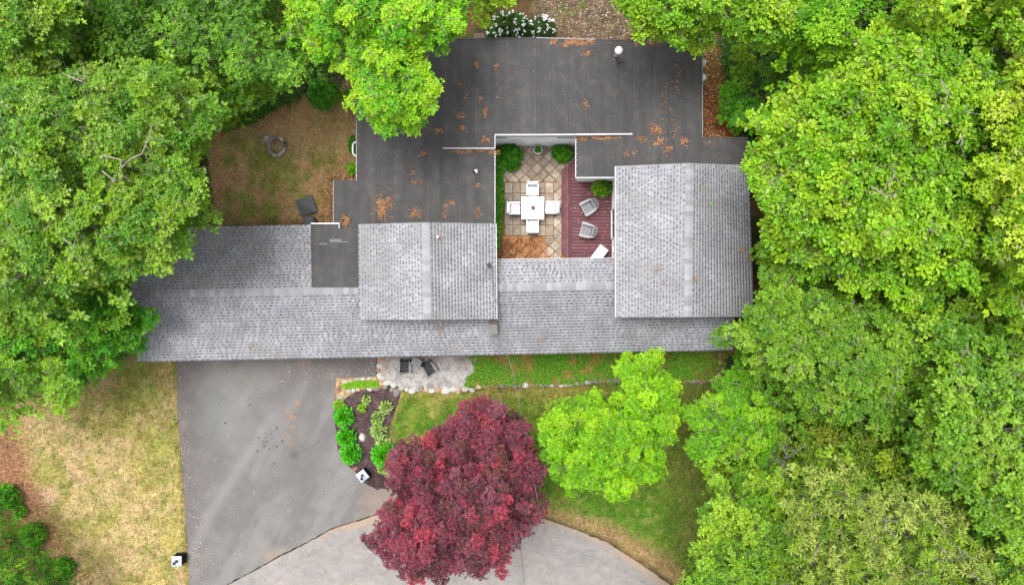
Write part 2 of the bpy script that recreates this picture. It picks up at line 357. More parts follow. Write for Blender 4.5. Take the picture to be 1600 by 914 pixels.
def drive_col(px, py):
    n = fbm(px, py, 70, 21); n2 = fbm(px, py, 22, 22); n3 = fbm(px * 0.5 + py * 0.25, py * 0.12 - px * 0.06, 14, 23)
    c = np.zeros(px.shape + (3,)) + C(126, 123, 120)
    c = mix(c, C(110, 108, 108), sst(0.42, 0.62, n) * 0.6); c = mix(c, C(148, 146, 147), sst(0.50, 0.68, n3) * 0.35)
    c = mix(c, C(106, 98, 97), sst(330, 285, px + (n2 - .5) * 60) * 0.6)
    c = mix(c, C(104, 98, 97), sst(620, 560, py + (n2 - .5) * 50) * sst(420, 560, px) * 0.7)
    c = mix(c, C(150, 128, 116), sst(0.55, 0.72, n2) * sst(600, 568, py) * sst(380, 480, px) * 0.6)
    c = mix(c, C(140, 141, 139), sst(60, 15, np.hypot(px - 350, (py - 640) * 0.8)) * 0.4)
    c = mix(c, C(148, 132, 122), sst(60, 10, np.hypot(px - 600, py - 790)) * 0.8)
    st = np.exp(-((px - (455 + (py - 660) * 0.02 + (n2 - .5) * 16)) / 6) ** 2) * sst(612, 625, py) * sst(705, 680, py)
    c = mix(c, C(164, 130, 104), st * 0.6 * sst(.42, .55, fbm(px, py, 9, 33, 2)))
    c = mix(c, C(164, 130, 104), sst(14, 4, np.hypot((px - 458) * .8, (py - 626) * 1.2)) * 0.7 * sst(.42, .55, fbm(px, py, 9, 33, 2)))
    c = mix(c, C(78, 76, 80), sst(11, 3, np.hypot(px - 460, py - 711)) * 0.5)
    c = mix(c, C(172, 148, 132), sst(22, 3, np.hypot((px - 430) * .6, py - 868)) * 0.35)
    ln = np.abs((py - 900) + (px - 380) * 0.0 + np.sin(px / 40) * 4 + (px - 300) * -0.0)
    tr = np.exp(-((px - 395 + (py - 700) * 0.42 + 26 * np.sin(py / 110)) / 10) ** 2)
    c = mix(c, C(156, 154, 154), tr * 0.4 * sst(600, 680, py))
    return c
def road_col(px, py):
    n = fbm(px, py, 50, 26); n2 = fbm(px, py, 16, 27); n3 = fbm(px, py * 2.4 + (px - 800) ** 2 * 0.0009, 30, 28)
    c = np.zeros(px.shape + (3,)) + C(154, 149, 144)
    c = mix(c, C(154, 150, 150), sst(0.45, 0.62, n3) * 0.8); c = mix(c, C(168, 158, 154), sst(0.52, 0.66, n) * 0.35)
    c = mix(c, C(166, 140, 126), sst(0.62, 0.72, n2) * 0.25)
    c = c * (0.86 + .28 * fbm(px, py, 4.5, 52, 2))[..., None]; c = mix(c, C(132, 130, 130), sst(.56, .62, fbm(px, py * 1.5, 11, 53, 3)) * .35)
    d = sdist(ROAD, px, py); c = mix(c, C(172, 148, 128), sst(12, 1, d + (n2 - .5) * 20) * 0.8 * ((px > 500) & (py < 915)))
    return c
def bed_col(px, py):
    n = fbm(px, py, 8, 29, 3); c = np.zeros(px.shape + (3,)) + C(84, 66, 68)
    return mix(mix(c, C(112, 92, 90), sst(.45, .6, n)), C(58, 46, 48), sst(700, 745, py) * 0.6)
def gravel_col(px, py):
    n = fbm(px, py, 26, 30); n2 = fbm(px, py, 6, 31, 2); c = np.zeros(px.shape + (3,)) + C(205, 200, 196)
    c = mix(c, C(160, 140, 124), sst(575, 556, py + (n - .5) * 30) * 0.7); c = mix(c, C(184, 158, 126), sst(625, 595, px + (n - .5) * 30) * 0.6)
    return mix(c, C(160, 152, 150), sst(.5, .65, n2) * 0.6)
def small_cracks(n, x0, x1, y0, y1):
    r = random.Random(99)
    for i in range(n):
        x, y = r.uniform(x0, x1), r.uniform(y0, y1)
        if sdist(ROAD, np.array([x]), np.array([y]))[0] < 8: continue
        a = r.uniform(0, 6.28); pts = [(x, y)]
        for k in range(3): a += r.uniform(-.9, .9); x += math.cos(a) * 8; y += math.sin(a) * 6; pts.append((x, y))
        crack(pts, .28, seed=i)
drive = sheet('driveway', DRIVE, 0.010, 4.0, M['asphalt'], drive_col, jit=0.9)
road = sheet('road', ROAD, 0.005, 4.5, M['asphalt'], road_col, jit=0.8)
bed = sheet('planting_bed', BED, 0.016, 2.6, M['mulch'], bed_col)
gravel = sheet('gravel_patio', GRAVEL, 0.014, 3.0, M['mulch'], gravel_col)
# road cracks: thin dark grooves of irregular width, laid on the road
def crack(pts, w, z=0.009, parent=road, mt='road_dark', seed=1):
    r = random.Random(seed); V = []; pp = []
    for i in range(len(pts) - 1):
        a, b = pts[i], pts[i + 1]; n = max(2, int(math.hypot(b[0] - a[0], b[1] - a[1]) / 5))
        for k in range(n): t = k / n; pp.append((a[0] + (b[0] - a[0]) * t + r.gauss(0, .9), a[1] + (b[1] - a[1]) * t + r.gauss(0, .9)))
    for i, (x, y) in enumerate(pp):
        a = pp[max(i - 1, 0)]; b = pp[min(i + 1, len(pp) - 1)]; d = math.hypot(b[0] - a[0], b[1] - a[1]) + 1e-6; nx_, ny_ = -(b[1] - a[1]) / d, (b[0] - a[0]) / d
        ww = w * r.uniform(.4, 1.2); V += [P(x + nx_ * ww, y + ny_ * ww, z), P(x - nx_ * ww, y - ny_ * ww, z)]
    Fc = [(2 * i, 2 * i + 2, 2 * i + 3, 2 * i + 1) for i in range(len(pp) - 1)]
    return pymesh('crack', V, Fc, M[mt], parent)
for i, (pts, w) in enumerate([([(850, 822), (865, 850), (905, 862), (960, 885), (1000, 905), (1030, 925)], .55), ([(770, 862), (815, 856), (860, 868), (905, 862)], .45), ([(800, 885), (850, 888), (900, 880), (950, 900), (975, 902)], .35),
        ([(630, 806), (590, 825), (530, 845), (480, 868), (430, 890), (400, 918)], .35), ([(560, 835), (510, 868), (450, 890), (420, 920)], .45), ([(860, 815), (880, 838), (930, 848), (960, 870), (975, 875)], .35),
        ([(600, 905), (640, 890), (560, 900), (520, 918)], .3), ([(815, 820), (812, 850), (818, 880), (815, 920)], .3), ([(940, 866), (935, 890), (955, 915)], .35), ([(985, 885), (1010, 900), (1005, 920)], .35), ([(870, 850), (862, 880), (868, 915)], .3)]):
    crack(pts, w * .95, seed=i)
small_cracks(60, 370, 1040, 800, 914)
for (x, y) in [(411, 688), (404, 684), (414, 677), (424, 677), (416, 690), (427, 694), (425, 686), (433, 697), (421, 701), (432, 668), (402, 705), (441, 690), (428, 724), (413, 697), (341, 719), (431, 699), (390, 633), (352, 661)]:
    r = random.uniform(.9, 2.0); pts = [P(x + math.cos(a) * r * random.uniform(.6, 1.2), y + math.sin(a) * r * random.uniform(.7, 1.5), 0.0145) for a in [k * math.pi / 4 for k in range(8)]]
    pymesh('oil_spot', pts[::-1], [tuple(range(8))], M['oil'], drive)

# ------------------------------------------------------------------ scatter helpers (loose stuff)
def flakes(name, pts, size, cols, tilt=0.5, aspect=0.6, parent=None, mt='scatter', lift=0.006):
    """small bent four-sided flakes at world points (N,3); cols (N,3)"""
    n = len(pts); pts = np.asarray(pts, float); size = np.broadcast_to(size, (n,))
    a = rng.uniform(0, 2 * np.pi, n); d = np.stack([np.cos(a), np.sin(a), rng.normal(0, tilt * .5, n)], 1); d /= np.linalg.norm(d, axis=1)[:, None]
    w = np.stack([-np.sin(a), np.cos(a), rng.normal(0, tilt, n)], 1); w /= np.linalg.norm(w, axis=1)[:, None]
    L = size[:, None]; up = np.array([0, 0, 1.0])
    c = pts + up * (lift + 0.15 * L)
    V = np.stack([c - d * L * .5, c + w * L * aspect * .5 + up * L * .08, c + d * L * .5, c - w * L * aspect * .5], 1).reshape(-1, 3)
    i = np.arange(n) * 4; Fc = np.concatenate([np.stack([i, i + 3, i + 2], 1), np.stack([i, i + 2, i + 1], 1)])
    return npmesh(name, V, Fc, M[mt], parent, np.repeat(cols, 4, 0))
def pal(n, cols, w=None, jit=0.15):
    cols = np.array(cols); k = rng.choice(len(cols), n, p=w); return cols[k] * rng.uniform(1 - jit, 1 + jit, (n, 1))
def scat_px(poly, n, z, dens=None):
    xs = [p[0] for p in poly]; ys = [p[1] for p in poly]; X = rng.uniform(min(xs), max(xs), n); Y = rng.uniform(min(ys), max(ys), n)
    k = sdist(poly, X, Y) > 0
    if dens is not None: k &= rng.random(n) < dens(X, Y)
    X, Y = X[k], Y[k]; kk = (H - z) / F
    return np.stack([(X - 800) * kk, (457 - Y) * kk, np.full(len(X), float(z))], 1), X, Y

# grass blades
def blades(name, X, Y, size, cols):
    n = len(X); a = rng.uniform(0, 2 * np.pi, n); k = H / F
    b = np.stack([(X - 800) * k, (457 - Y) * k, np.full(n, -0.01)], 1)
    d = np.stack([np.cos(a), np.sin(a), rng.uniform(.25, 1.0, n)], 1) * size[:, None]; w = np.stack([-np.sin(a), np.cos(a), 0 * a], 1) * (size * .17)[:, None]
    V = np.stack([b - w, b + w, b + d], 1).reshape(-1, 3); i = np.arange(n) * 3
    return tag(npmesh(name, V, np.stack([i, i + 1, i + 2], 1), M['grass'], None, np.repeat(cols, 3, 0)), kind='stuff')
def lawn(name, label, poly, n, green, excl=()):
    _, X, Y = scat_px(poly, n, 0)
    k = np.ones(len(X), bool)
    for e in excl: k &= sdist(e, X, Y) < -1.5
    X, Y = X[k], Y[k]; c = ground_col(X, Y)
    t = rng.random(len(X)); c = c * (0.6 + 0.95 * t)[:, None]
    g = (rng.random(len(X)) < green)[:, None]; c = np.where(g, c * np.array([.72, 1.25, .55]), c * np.array([1.12, 1.0, .95]))
    tag(blades(name, X, Y, rng.uniform(.06, .14, len(X)), np.clip(c, 0, .6)), label, 'grass')
lawn('dry_lawn', 'patchy straw coloured lawn left of the driveway', LAWN_L, 90000, 0.26, (DRIVE, ROAD))
lawn('back_lawn', 'mossy leaf-strewn grass behind the garage', YARD, 42000, 0.30)
lawn('front_lawn', 'green lawn between the flower bed and the road', LAWN_C, 62000, 0.6, (DRIVE, ROAD, BED))
lawn('rear_grass', 'sparse dry grass north of the black roof', TOPYARD, 9000, 0.3)

# fallen leaves, chips, pebbles
BR = [C(190, 120, 66), C(168, 92, 48), C(206, 150, 96), C(138, 78, 44), C(214, 178, 140)]
def litter(name, label, poly, n, z, size, cols=BR, dens=None, cat='leaf litter', jit=.25, **kw):
    p, X, Y = scat_px(poly, n, z, dens); o = flakes(name, p, rng.uniform(size * .6, size * 1.3, len(p)), pal(len(p), cols, jit=jit), **kw)
    return tag(o, label, cat, kind='stuff')
litter('leaf_litter', 'brown fallen leaves over the back yard', YARD, 10000, 0.01, .085, [C(222, 160, 110), C(196, 118, 74), C(236, 190, 144), C(160, 100, 66)] +  [C(222, 192, 160), C(226, 200, 172), C(206, 170, 138)], lambda x, y: .35 + .65 * sst(480, 545, x) * sst(200, 300, y))
litter('leaf_litter', 'rusty leaf litter along the east wall', EAST, 4200, 0.01, .10, BR, lambda x, y: (.2 + .8 * sst(100, 180, y)) * sst(1150, 1122, x + (fbm(x, y, 14, 5) - .5) * 40))
litter('leaf_litter', 'brown leaf litter on the stony ground north of the roof', [(850, -60), (1000, -60), (985, 70), (850, 70)], 2600, 0.01, .08, [C(190, 160, 130), C(150, 110, 84), C(120, 96, 80), C(200, 190, 180)])
litter('leaf_litter', 'reddish leaves along the left edge of the dry lawn', [(0, 640), (30, 640), (38, 740), (110, 830), (150, 914), (110, 914), (60, 830), (0, 760)], 2000, 0.01, .10, [C(176, 112, 86), C(206, 150, 116), C(140, 84, 66)])
litter('leaf_litter', 'brown leaves over the road verge', [(850, 806), (960, 842), (1050, 900), (1070, 905), (1000, 850), (930, 812), (860, 795)], 2200, 0.01, .08, [C(196, 150, 110), C(170, 120, 84), C(210, 180, 140)])
litter('leaf_litter', 'scattered pale leaf bits on the driveway', DRIVE, 520, 0.02, .055, [C(226, 210, 190), C(200, 160, 120), C(170, 110, 80)], lambda x, y: .25 + .75 * sst(330, 285, x))
litter('leaf_litter', 'scattered pale leaf bits on the driveway near the garage', [(430, 562), (590, 562), (588, 588), (440, 600)], 300, 0.02, .05, [C(226, 210, 190), C(190, 150, 120), C(160, 110, 90)])
litter('leaf_litter', 'fine brown twigs and leaf bits on the road', ROAD, 420, 0.012, .05, [C(190, 140, 110), C(150, 110, 90), C(220, 200, 180)])
litter('leaf_litter', 'orange leaf crumbs in a streak down the driveway', [(440, 622), (470, 618), (468, 640), (460, 660), (464, 700), (456, 704), (448, 650)], 330, 0.02, .05, [C(214, 150, 96), C(190, 120, 70), C(220, 180, 140)], lambda x, y: sst(.4, .6, fbm(x, y, 9, 33, 2)))
litter('bark_mulch', 'dark bark chips covering the planting bed', BED, 9000, 0.018, .055, [C(92, 72, 74), C(66, 50, 52), C(128, 106, 104), C(50, 38, 40), C(104, 74, 66)], cat='mulch', tilt=1.0)
litter('leaf_litter', 'tan grit and leaf bits along the left driveway edge', [(276, 560), (290, 560), (296, 700), (312, 800), (318, 914), (294, 914), (284, 740)], 520, 0.02, .055, [C(206, 180, 150), C(176, 140, 110), C(130, 96, 76), C(226, 214, 196)])
p, X, Y = scat_px(GRAVEL, 15000, 0.016)
c = gravel_col(X, Y) * rng.choice([.62, .85, 1.05, 1.2], len(X))[:, None] * rng.uniform(.9, 1.12, (len(X), 3))
tag(flakes('gravel', p, rng.uniform(.025, .055, len(p)), np.clip(c * 1.25, 0, .55), tilt=1.2, aspect=.85), 'pale crushed gravel around the black front chairs', 'gravel', kind='stuff')
# ------------------------------------------------------------------ the house
house = empty('house', (0, 0, 0), 0, 'low grey-roofed house built round a small courtyard, under the trees', 'house')
ZF = 2.8                                                     # flat roofs
def fascia(a, b, h, name='fascia', mt='white', parent=house, th=0.035, out=0.0, lift=0.02):
    """board hanging from roof edge a-b (pixel x, pixel y, z); stands lift above it"""
    A = Vector(P(*a)); B = Vector(P(*b)); d = (B - A); d2 = Vector((d.x, d.y, 0)).normalized(); n = Vector((-d2.y, d2.x, 0))
    A = A + n * out; B = B + n * out; u = Vector((0, 0, 1))
    ring = [A - n * th / 2, B - n * th / 2, B + n * th / 2, A + n * th / 2]
    top = [tuple(p + u * lift) for p in ring]; bot = [tuple(p - u * (h - lift)) for p in ring]
    return MB().prism(top, bot).build(name, M[mt], parent)
SEG = {}
def shingle_plane(roof, eL, eR, rR, rL, expo=0.125, seed=3):
    """one slope: eave left/right, ridge right/left as world points; courses, tabs and dark slots, all real relief"""
    r = np.random.default_rng(seed); eL, eR, rR, rL = [np.array(v, float) for v in (eL, eR, rR, rL)]
    nrm = np.cross(eR - eL, rL - eL); nrm /= np.linalg.norm(nrm)
    if nrm[2] < 0: nrm = -nrm
    flip = np.cross(eR - eL, rL - eL)[2] < 0
    n = max(2, int(round(np.linalg.norm((rL + rR) / 2 - (eL + eR) / 2) / expo)))
    V = []; Fc = []; Cc = []
    def quadbox(a, b, c, d, h0, h1, col):                    # a,b lower edge; c,d upper edge; risers on lower edge and sides
        k = len(V); V.extend([a + nrm * h0, b + nrm * h0, c + nrm * h1, d + nrm * h1, a, b]); Cc.extend([col] * 4 + [col * .7] * 2)
        Fc.extend([(k, k + 1, k + 2, k + 3), (k + 4, k + 5, k + 1, k)])
    base = C(161, 162, 168)
    for i in range(n):
        t0, t1 = i / n, (i + 1) / n
        a = eL + (rL - eL) * t0; b = eR + (rR - eR) * t0; d = eL + (rL - eL) * t1; c = eR + (rR - eR) * t1
        quadbox(a, b, c, d, .005, .001, base * 1.06)
        W = np.linalg.norm(b - a); x = r.uniform(-.2, 0); tone = r.uniform(.94, 1.06)
        while x < W:
            w = r.choice([.07, .10, .14, .2]) * r.uniform(.85, 1.15); g = r.uniform(.05, .12)
            u0, u1, u2 = max(x, 0) / W, min(x + w, W) / W, min(x + w + g, W) / W
            if u1 > u0:
                q = lambda u, t: (a + (b - a) * u) + ((d + (c - d) * u) - (a + (b - a) * u)) * t
                co = base * tone * r.choice([1.0, 1.06, 1.12, 1.2]) * r.uniform(.96, 1.04)
                quadbox(q(u0, -.02), q(u1, -.02), q(u1, .96), q(u0, .96), .0105, .005, co)
                if u2 > u1:
                    quadbox(q(u1, .08), q(u2, .08), q(u2, .52), q(u1, .52), 0.008, .0062, base * r.uniform(.34, .66))
            x += w + g
    Fc = np.array(Fc)
    if flip: Fc = Fc[:, ::-1]
    # world shear keeps heights true; wide strip colours vary over the slope
    V = np.array(V); Cc = np.array(Cc); Cc = Cc * (0.86 + 0.28 * fbm(V[:, 0], V[:, 1], 2.4, 77 + seed))[:, None]
    return tag(npmesh('shingle_courses', V, Fc, M['shingle'], roof, Cc), kind='stuff')
def ridge_caps(roof, a, b, w=0.155, drop=0.03, expo=0.2, seed=0):
    A = Vector(P(*a)); B = Vector(P(*b)); d = B - A; L = d.length; n = int(L / expo); d.normalize(); s = Vector((-d.y, d.x, 0)).normalized(); u = Vector((0, 0, 1))
    r = random.Random(seed)
    h0, h1, ln = .035, .022, L / n * 1.06
    V = [(0, -w, h0 - drop), (0, 0, h0), (0, w, h0 - drop), (ln, -w, h1 - drop), (ln, 0, h1), (ln, w, h1 - drop), (0, -w, -drop), (0, w, -drop)]
    me = MB().add(V, [(0, 3, 4, 1), (1, 4, 5, 2), (6, 0, 1), (6, 1, 2, 7), (6, 3, 0), (7, 2, 5)]).mesh('ridge_cap', M['ridge'])
    ang = math.atan2(d.y, d.x)
    for i in range(n): inst('ridge_cap', me, roof, tuple(A + d * (L * i / n)), (0, -math.asin(d.z), ang))

def roofslab(name, ring, th=0.12, parent=house, mt='shingle_under'):
    return slab([P(*p) for p in ring], th).build(name, M[mt], parent)
M['shingle_under'] = mat('shingle_underlay', C(92, 92, 95), 0.9, 0.1, 3)

# front roof (garage, entry): ridge runs left to right
Z0, ZR = 2.6, 3.15
fr_e = ((215, 565, Z0), (1145, 547, Z0)); fr_r = ((203, 460, ZR), (1150, 443, ZR)); YL, YR = 460, 443
ry = lambda x: YL + (YR - YL) * (x - 203) / (1150 - 203)
roof_f = MB().prism([P(*fr_e[0]), P(*fr_e[1]), P(*fr_r[1]), P(*fr_r[0])], [(*P(*fr_e[0])[:2], Z0 - .16), (*P(*fr_e[1])[:2], Z0 - .16), (*P(*fr_r[1])[:2], ZR - .2), (*P(*fr_r[0])[:2], ZR - .2)]).build('shingle_roof', M['shingle_under'], house)
shingle_plane(roof_f, P(*fr_e[0]), P(*fr_e[1]), P(*fr_r[1]), P(*fr_r[0]), seed=3)
# garage north slope (left part) and courtyard north slope
def nslope(xa, xb, ea, eb, z, seed):
    ring = [(xa, ry(xa), ZR), (xb, ry(xb), ZR), (xb + 1, eb, z), (xa + 1, ea, z)]
    r_ = MB().prism([P(*p) for p in ring][::-1], [(*P(*p)[:2], p[2] - .16) for p in ring][::-1]).build('shingle_roof', M['shingle_under'], house)
    shingle_plane(r_, P(*ring[2]), P(*ring[3]), P(*ring[0]), P(*ring[1]), seed=seed); return r_
gn = nslope(204, 562, 356, 350, Z0, 4); cn = nslope(776, 962, 405, 403.5, 2.92, 5)
ridge_caps(roof_f, (204, 460, ZR + .01), (560, ry(560), ZR + .01), seed=1); ridge_caps(roof_f, (777, ry(777), ZR + .01), (962, ry(962), ZR + .01), seed=2)
# raised middle roof: ridge runs up-down
ZB, ZBR = 3.5, 4.1
Bp = dict(nw=(560, 350.5, ZB), n=(665, 347.5, ZBR), ne=(775, 349.5, ZB), se=(776.5, 498.5, ZB), s=(668, 499.5, ZBR), sw=(561, 499.5, ZB))
ZE, ZER = 3.9, 4.5
Ep = dict(nw=(962, 260, ZE), n=(1078, 255, ZER), ne=(1170, 258, ZE), se=(1178, 494.5, ZE), s=(1075, 495.5, ZER), sw=(962, 495.5, ZE))
def gable(q, seed):
    nm = ['nw', 'n', 'ne', 'se', 's', 'sw']; W = {k: P(*q[k]) for k in nm}
    V = [(W[k][0], W[k][1], W[k][2] - .035) for k in nm] + [(x, y, z - .16) for x, y, z in (W[k] for k in nm)]
    Fc = [(0, 5, 4, 1), (1, 4, 3, 2), (6, 7, 10, 11), (7, 8, 9, 10)] + [(i, (i + 1) % 6, (i + 1) % 6 + 6, i + 6) for i in range(6)]
    rf = pymesh('shingle_roof', V, Fc, M['shingle_under'], house)
    shingle_plane(rf, W['nw'], W['sw'], W['s'], W['n'], seed=seed); shingle_plane(rf, W['se'], W['ne'], W['n'], W['s'], seed=seed + 1)
    a, b = q['n'], q['s']; ridge_caps(rf, (a[0], a[1] + 1, a[2] + .01), (b[0], b[1] - 1, b[2] + .01), seed=seed)
    for a, b in (('nw', 'n'), ('n', 'ne'), ('se', 's'), ('s', 'sw')): fascia(q[a], q[b], .2, 'rake_board', 'darkmetal', rf, lift=-.005)
    return rf
rB = gable(Bp, 11); rE = gable(Ep, 21)
fascia(Bp['ne'], Bp['se'], .2, 'fascia', 'white', rB, lift=.012); fascia(Bp['nw'], Bp['sw'], .2, 'fascia', 'darkmetal', rB, lift=-.005)
fascia(Ep['nw'], Ep['sw'], .22, 'fascia', 'white', rE, lift=.012, th=.05); fascia(Ep['ne'], Ep['se'], .2, 'fascia', 'darkmetal', rE, lift=-.005)
fascia((776, 405.2, 2.92), (962, 403.5, 2.92), .2, 'fascia', 'white', cn, lift=.01, th=.04)
fascia(*fr_e, .2, 'fascia', 'darkmetal', roof_f, lift=-.004); fascia((203, 460, ZR), (215, 565, Z0), .2, 'rake_board', 'darkmetal', roof_f, lift=-.004)

# flat membrane roofs: every roofing strip is a part
def zf(x):   # the north roof is a very low gable; it runs out into the wings at both ends
    return ZF + .55 * max(0, 1 - abs(x - 838) / (146 if x < 838 else 150))
def strips(base_name, xs, top, bot, zfun, th=.14, dz=0):
    """base part plus strips between the x positions xs; top/bot are functions of x"""
    mb = MB()
    for a, b in zip(xs[:-1], xs[1:]):
        ring = [P(a, bot(a), zfun(a)), P(b, bot(b), zfun(b)), P(b, top(b), zfun(b)), P(a, top(a), zfun(a))]
        mb.prism(ring, [(x, y, z - th) for x, y, z in ring])
    base = mb.build(base_name, M['membrane_edge'], house)
    for i, (a, b) in enumerate(zip(xs[:-1], xs[1:])):
        g = .8; ring = [P(a + g, bot(a) - .3, zfun(a)), P(b - g * .1, bot(b) - .3, zfun(b)), P(b - g * .1, top(b) + .3, zfun(b)), P(a + g, top(a) + .3, zfun(a))]
        h = .012; o = MB().prism([(x, y, z + h) for x, y, z in ring], [(x, y, z + .001) for x, y, z in ring]).build('roofing_strip', M['membrane'], base)
    return base
top = lambda x: 62 + (66 - 64) * 0 + 5.5 * max(0, (x - 860) / 237) ** 1.2 + (2.5 if x < 740 else 0) * 0 - 2.5 * max(0, 1 - abs(x - 850) / 160)
north = strips('flat_roof', [692, 716, 741, 767, 773], top, lambda x: 232.0, zf)
north2 = strips('flat_roof', [773, 795, 823, 838, 861, 888, 914, 940, 967, 988], top, lambda x: 211.5 - (x - 773) * .008, zf)
nw1 = strips('flat_roof', [640, 665, 692], top, lambda x: 232.0, lambda x: ZF)
nw2 = strips('flat_roof', [557, 588, 614, 640], lambda x: 110, lambda x: 232, lambda x: ZF)
wing_w = strips('flat_roof', [557, 561, 588, 614, 639, 665, 690, 716, 744, 773], lambda x: 232.0, lambda x: 352, lambda x: ZF)
wing_e = strips('flat_roof', [900, 928, 954, 962], lambda x: 211.0, lambda x: 277.5, lambda x: ZF)
wing_e2 = strips('flat_roof', [962, 980, 995, 1018, 1044, 1070, 1097], lambda x: 211.0, lambda x: 268, lambda x: ZF)
ne = strips('flat_roof', [988, 1018, 1044, 1070, 1097], top, lambda x: 211, lambda x: ZF)
ee = strips('flat_roof', [1097, 1122, 1146, 1168], lambda x: 216, lambda x: 266, lambda x: ZF)
sw_ = strips('flat_roof', [521, 540, 560], lambda x: 282.5, lambda x: 359, lambda x: ZF - .06)
# small black roof laid over the garage slope: strips run left to right
zt = lambda y: 2.80 + (y - 349) / 99 * .43
mbt = MB(); ys = [349.5, 375, 401, 423, 448.5]
bt = None
for (a, b) in zip(ys[:-1], ys[1:]):
    x1 = 560
    ring = [P(485.5 + (b - 349) * .015, b, zt(b)), P(x1, b, zt(b)), P(x1, a, zt(a)), P(485.5 + (a - 349) * .015, a, zt(a))]
    if a < 350: ring = [P(485.5, b, zt(b)), P(x1, b, zt(b)), P(x1, 357, zt(357)), P(530, 357, zt(357)), P(530, a, zt(a)), P(485.5, a, zt(a))]
    if bt is None: bt = MB().prism(ring, [(x, y, z - .16) for x, y, z in ring]).build('flat_roof', M['membrane_edge'], house)
    MB().prism([(x, y, z + .012) for x, y, z in [(v[0], v[1], v[2]) for v in ring]], [(x, y, z - .11) for x, y, z in ring]).build('roofing_strip', M['membrane'], bt)
fascia((530, 349.5, 2.82), (530, 357, 2.84), .12, 'drip_edge', 'white', bt); fascia((485.5, 349.3, 2.82), (530, 349.3, 2.82), .1, 'drip_edge', 'galv', bt, th=.03)
# thin mitre of dark edging round the small west roof, white edges round the courtyard
E = [((692, 232, zf(692)), (773, 232, zf(773)), .5, 'white', .04, north), ((773.4, 232, zf(773)), (773.4, 211, zf(773)), .42, 'white', .035, north2), ((773, 211, zf(773)), (838, 211, zf(838)), .34, 'white', .055, north2),
     ((838, 211, zf(838)), (900, 210.5, zf(900)), .34, 'white', .055, north2), ((900, 210.5, zf(900)), (988, 209.8, zf(988)), .34, 'white', .06, north2),
     ((899.5, 213, ZF), (899.5, 278, ZF), .2, 'white', .03, wing_e), ((899.5, 278, ZF), (962, 277.8, ZF), .26, 'white', .05, wing_e), ((773.4, 234, ZF), (773.4, 349, ZF), .2, 'white', .03, wing_w),
     ((557, 110, ZF), (557, 283, ZF), .2, 'edge', .03, wing_w), ((521, 282.5, ZF - .06), (557, 282.3, ZF - .06), .2, 'darkmetal', .04, sw_), ((521, 282.5, ZF - .06), (521, 350, ZF - .06), .2, 'edge', .025, sw_),
     ((640, top(640), ZF), (692, top(692), ZF), .2, 'galv', .04, nw1), ((692, top(692), ZF), (838, top(838), zf(838)), .2, 'darkmetal', .04, north), ((838, top(838), zf(838)), (930, top(930), zf(930)), .2, 'edge', .04, north2), ((930, top(930), zf(930)), (988, top(988), ZF), .2, 'darkmetal', .04, north2),
     ((988, top(988), ZF), (1097, top(1097), ZF), .2, 'darkmetal', .04, ne), ((1097.5, top(1097), ZF), (1097.5, 216, ZF), .2, 'edge', .025, ne), ((1097, 215.7, ZF), (1168, 215.7, ZF), .2, 'darkmetal', .04, ee)]
for a, b, h, mt, th, par in E: fascia(a, b, h, 'drip_edge', mt, par, th=th, lift=.03)
# gutter hanger straps seen as small white dots along the courtyard edges
hm = MB().box((0, 0, 0), (.05, .03, .012)).mesh('gutter_strap', M['white'])
for a, b, par, n in (((773.6, 238, ZF), (773.6, 346, ZF), wing_w, 8), ((776, 356, ZB), (776.5, 494, ZB), rB, 12), ((900.2, 218, ZF), (900.2, 274, ZF), wing_e, 6), ((962, 268, ZE), (962, 490, ZE), rE, 15), ((557, 240, ZF), (557, 280, ZF), wing_w, 4)):
    for k in range(n):
        t = (k + .5) / n; q = P(a[0] + (b[0] - a[0]) * t, a[1] + (b[1] - a[1]) * t, a[2]); inst('gutter_strap', hm, par, (q[0], q[1], q[2] + .04))
for k in range(8):
    q = P(785 + k * 23, 404.6, 2.92); inst('gutter_strap', hm, cn, (q[0], q[1], q[2] + .035), (0, 0, R(90)))
# pale dried streaks on the membrane
for (x, y, w, h_, par, z) in [(770, 245, 1.2, 40, wing_w, None), (524 + 0, 375 + 1, 9, 2.2, bt, None), (505, 381, 6, 1, bt, None), (537, 378, 6, .8, bt, None)]:
    zz = (ZF if par is wing_w else zt(y)) + .0155
    q = [P(x - w, y + h_, zz + (0 if par is wing_w else .43 / 99 * h_)), P(x + w, y + h_, zz + (0 if par is wing_w else .43 / 99 * h_)), P(x + w, y - h_, zz - (0 if par is wing_w else .43 / 99 * h_)), P(x - w, y - h_, zz - (0 if par is wing_w else .43 / 99 * h_))]
    if par is bt: pymesh('dried_puddle', q, [(0, 1, 2, 3)], M['streak'], par)

# walls under the roofs (world outlines), courtyard windows
def wall_run(a, b, h, zb=0.0, th=.14, mt='siding', name='wall'):
    A = Vector((a[0], a[1], 0)); B = Vector((b[0], b[1], 0)); d = (B - A).normalized(); n = Vector((-d.y, d.x, 0)) * th / 2
    ring = [A - n, B - n, B + n, A + n]; return MB().prism([(p.x, p.y, zb + h) for p in ring], [(p.x, p.y, zb) for p in ring]).build(name, M[mt], house)
def W(px, py, z): return P(px, py, z)[:2]
def inset(p, dx, dy): return (p[0] + dx, p[1] + dy)
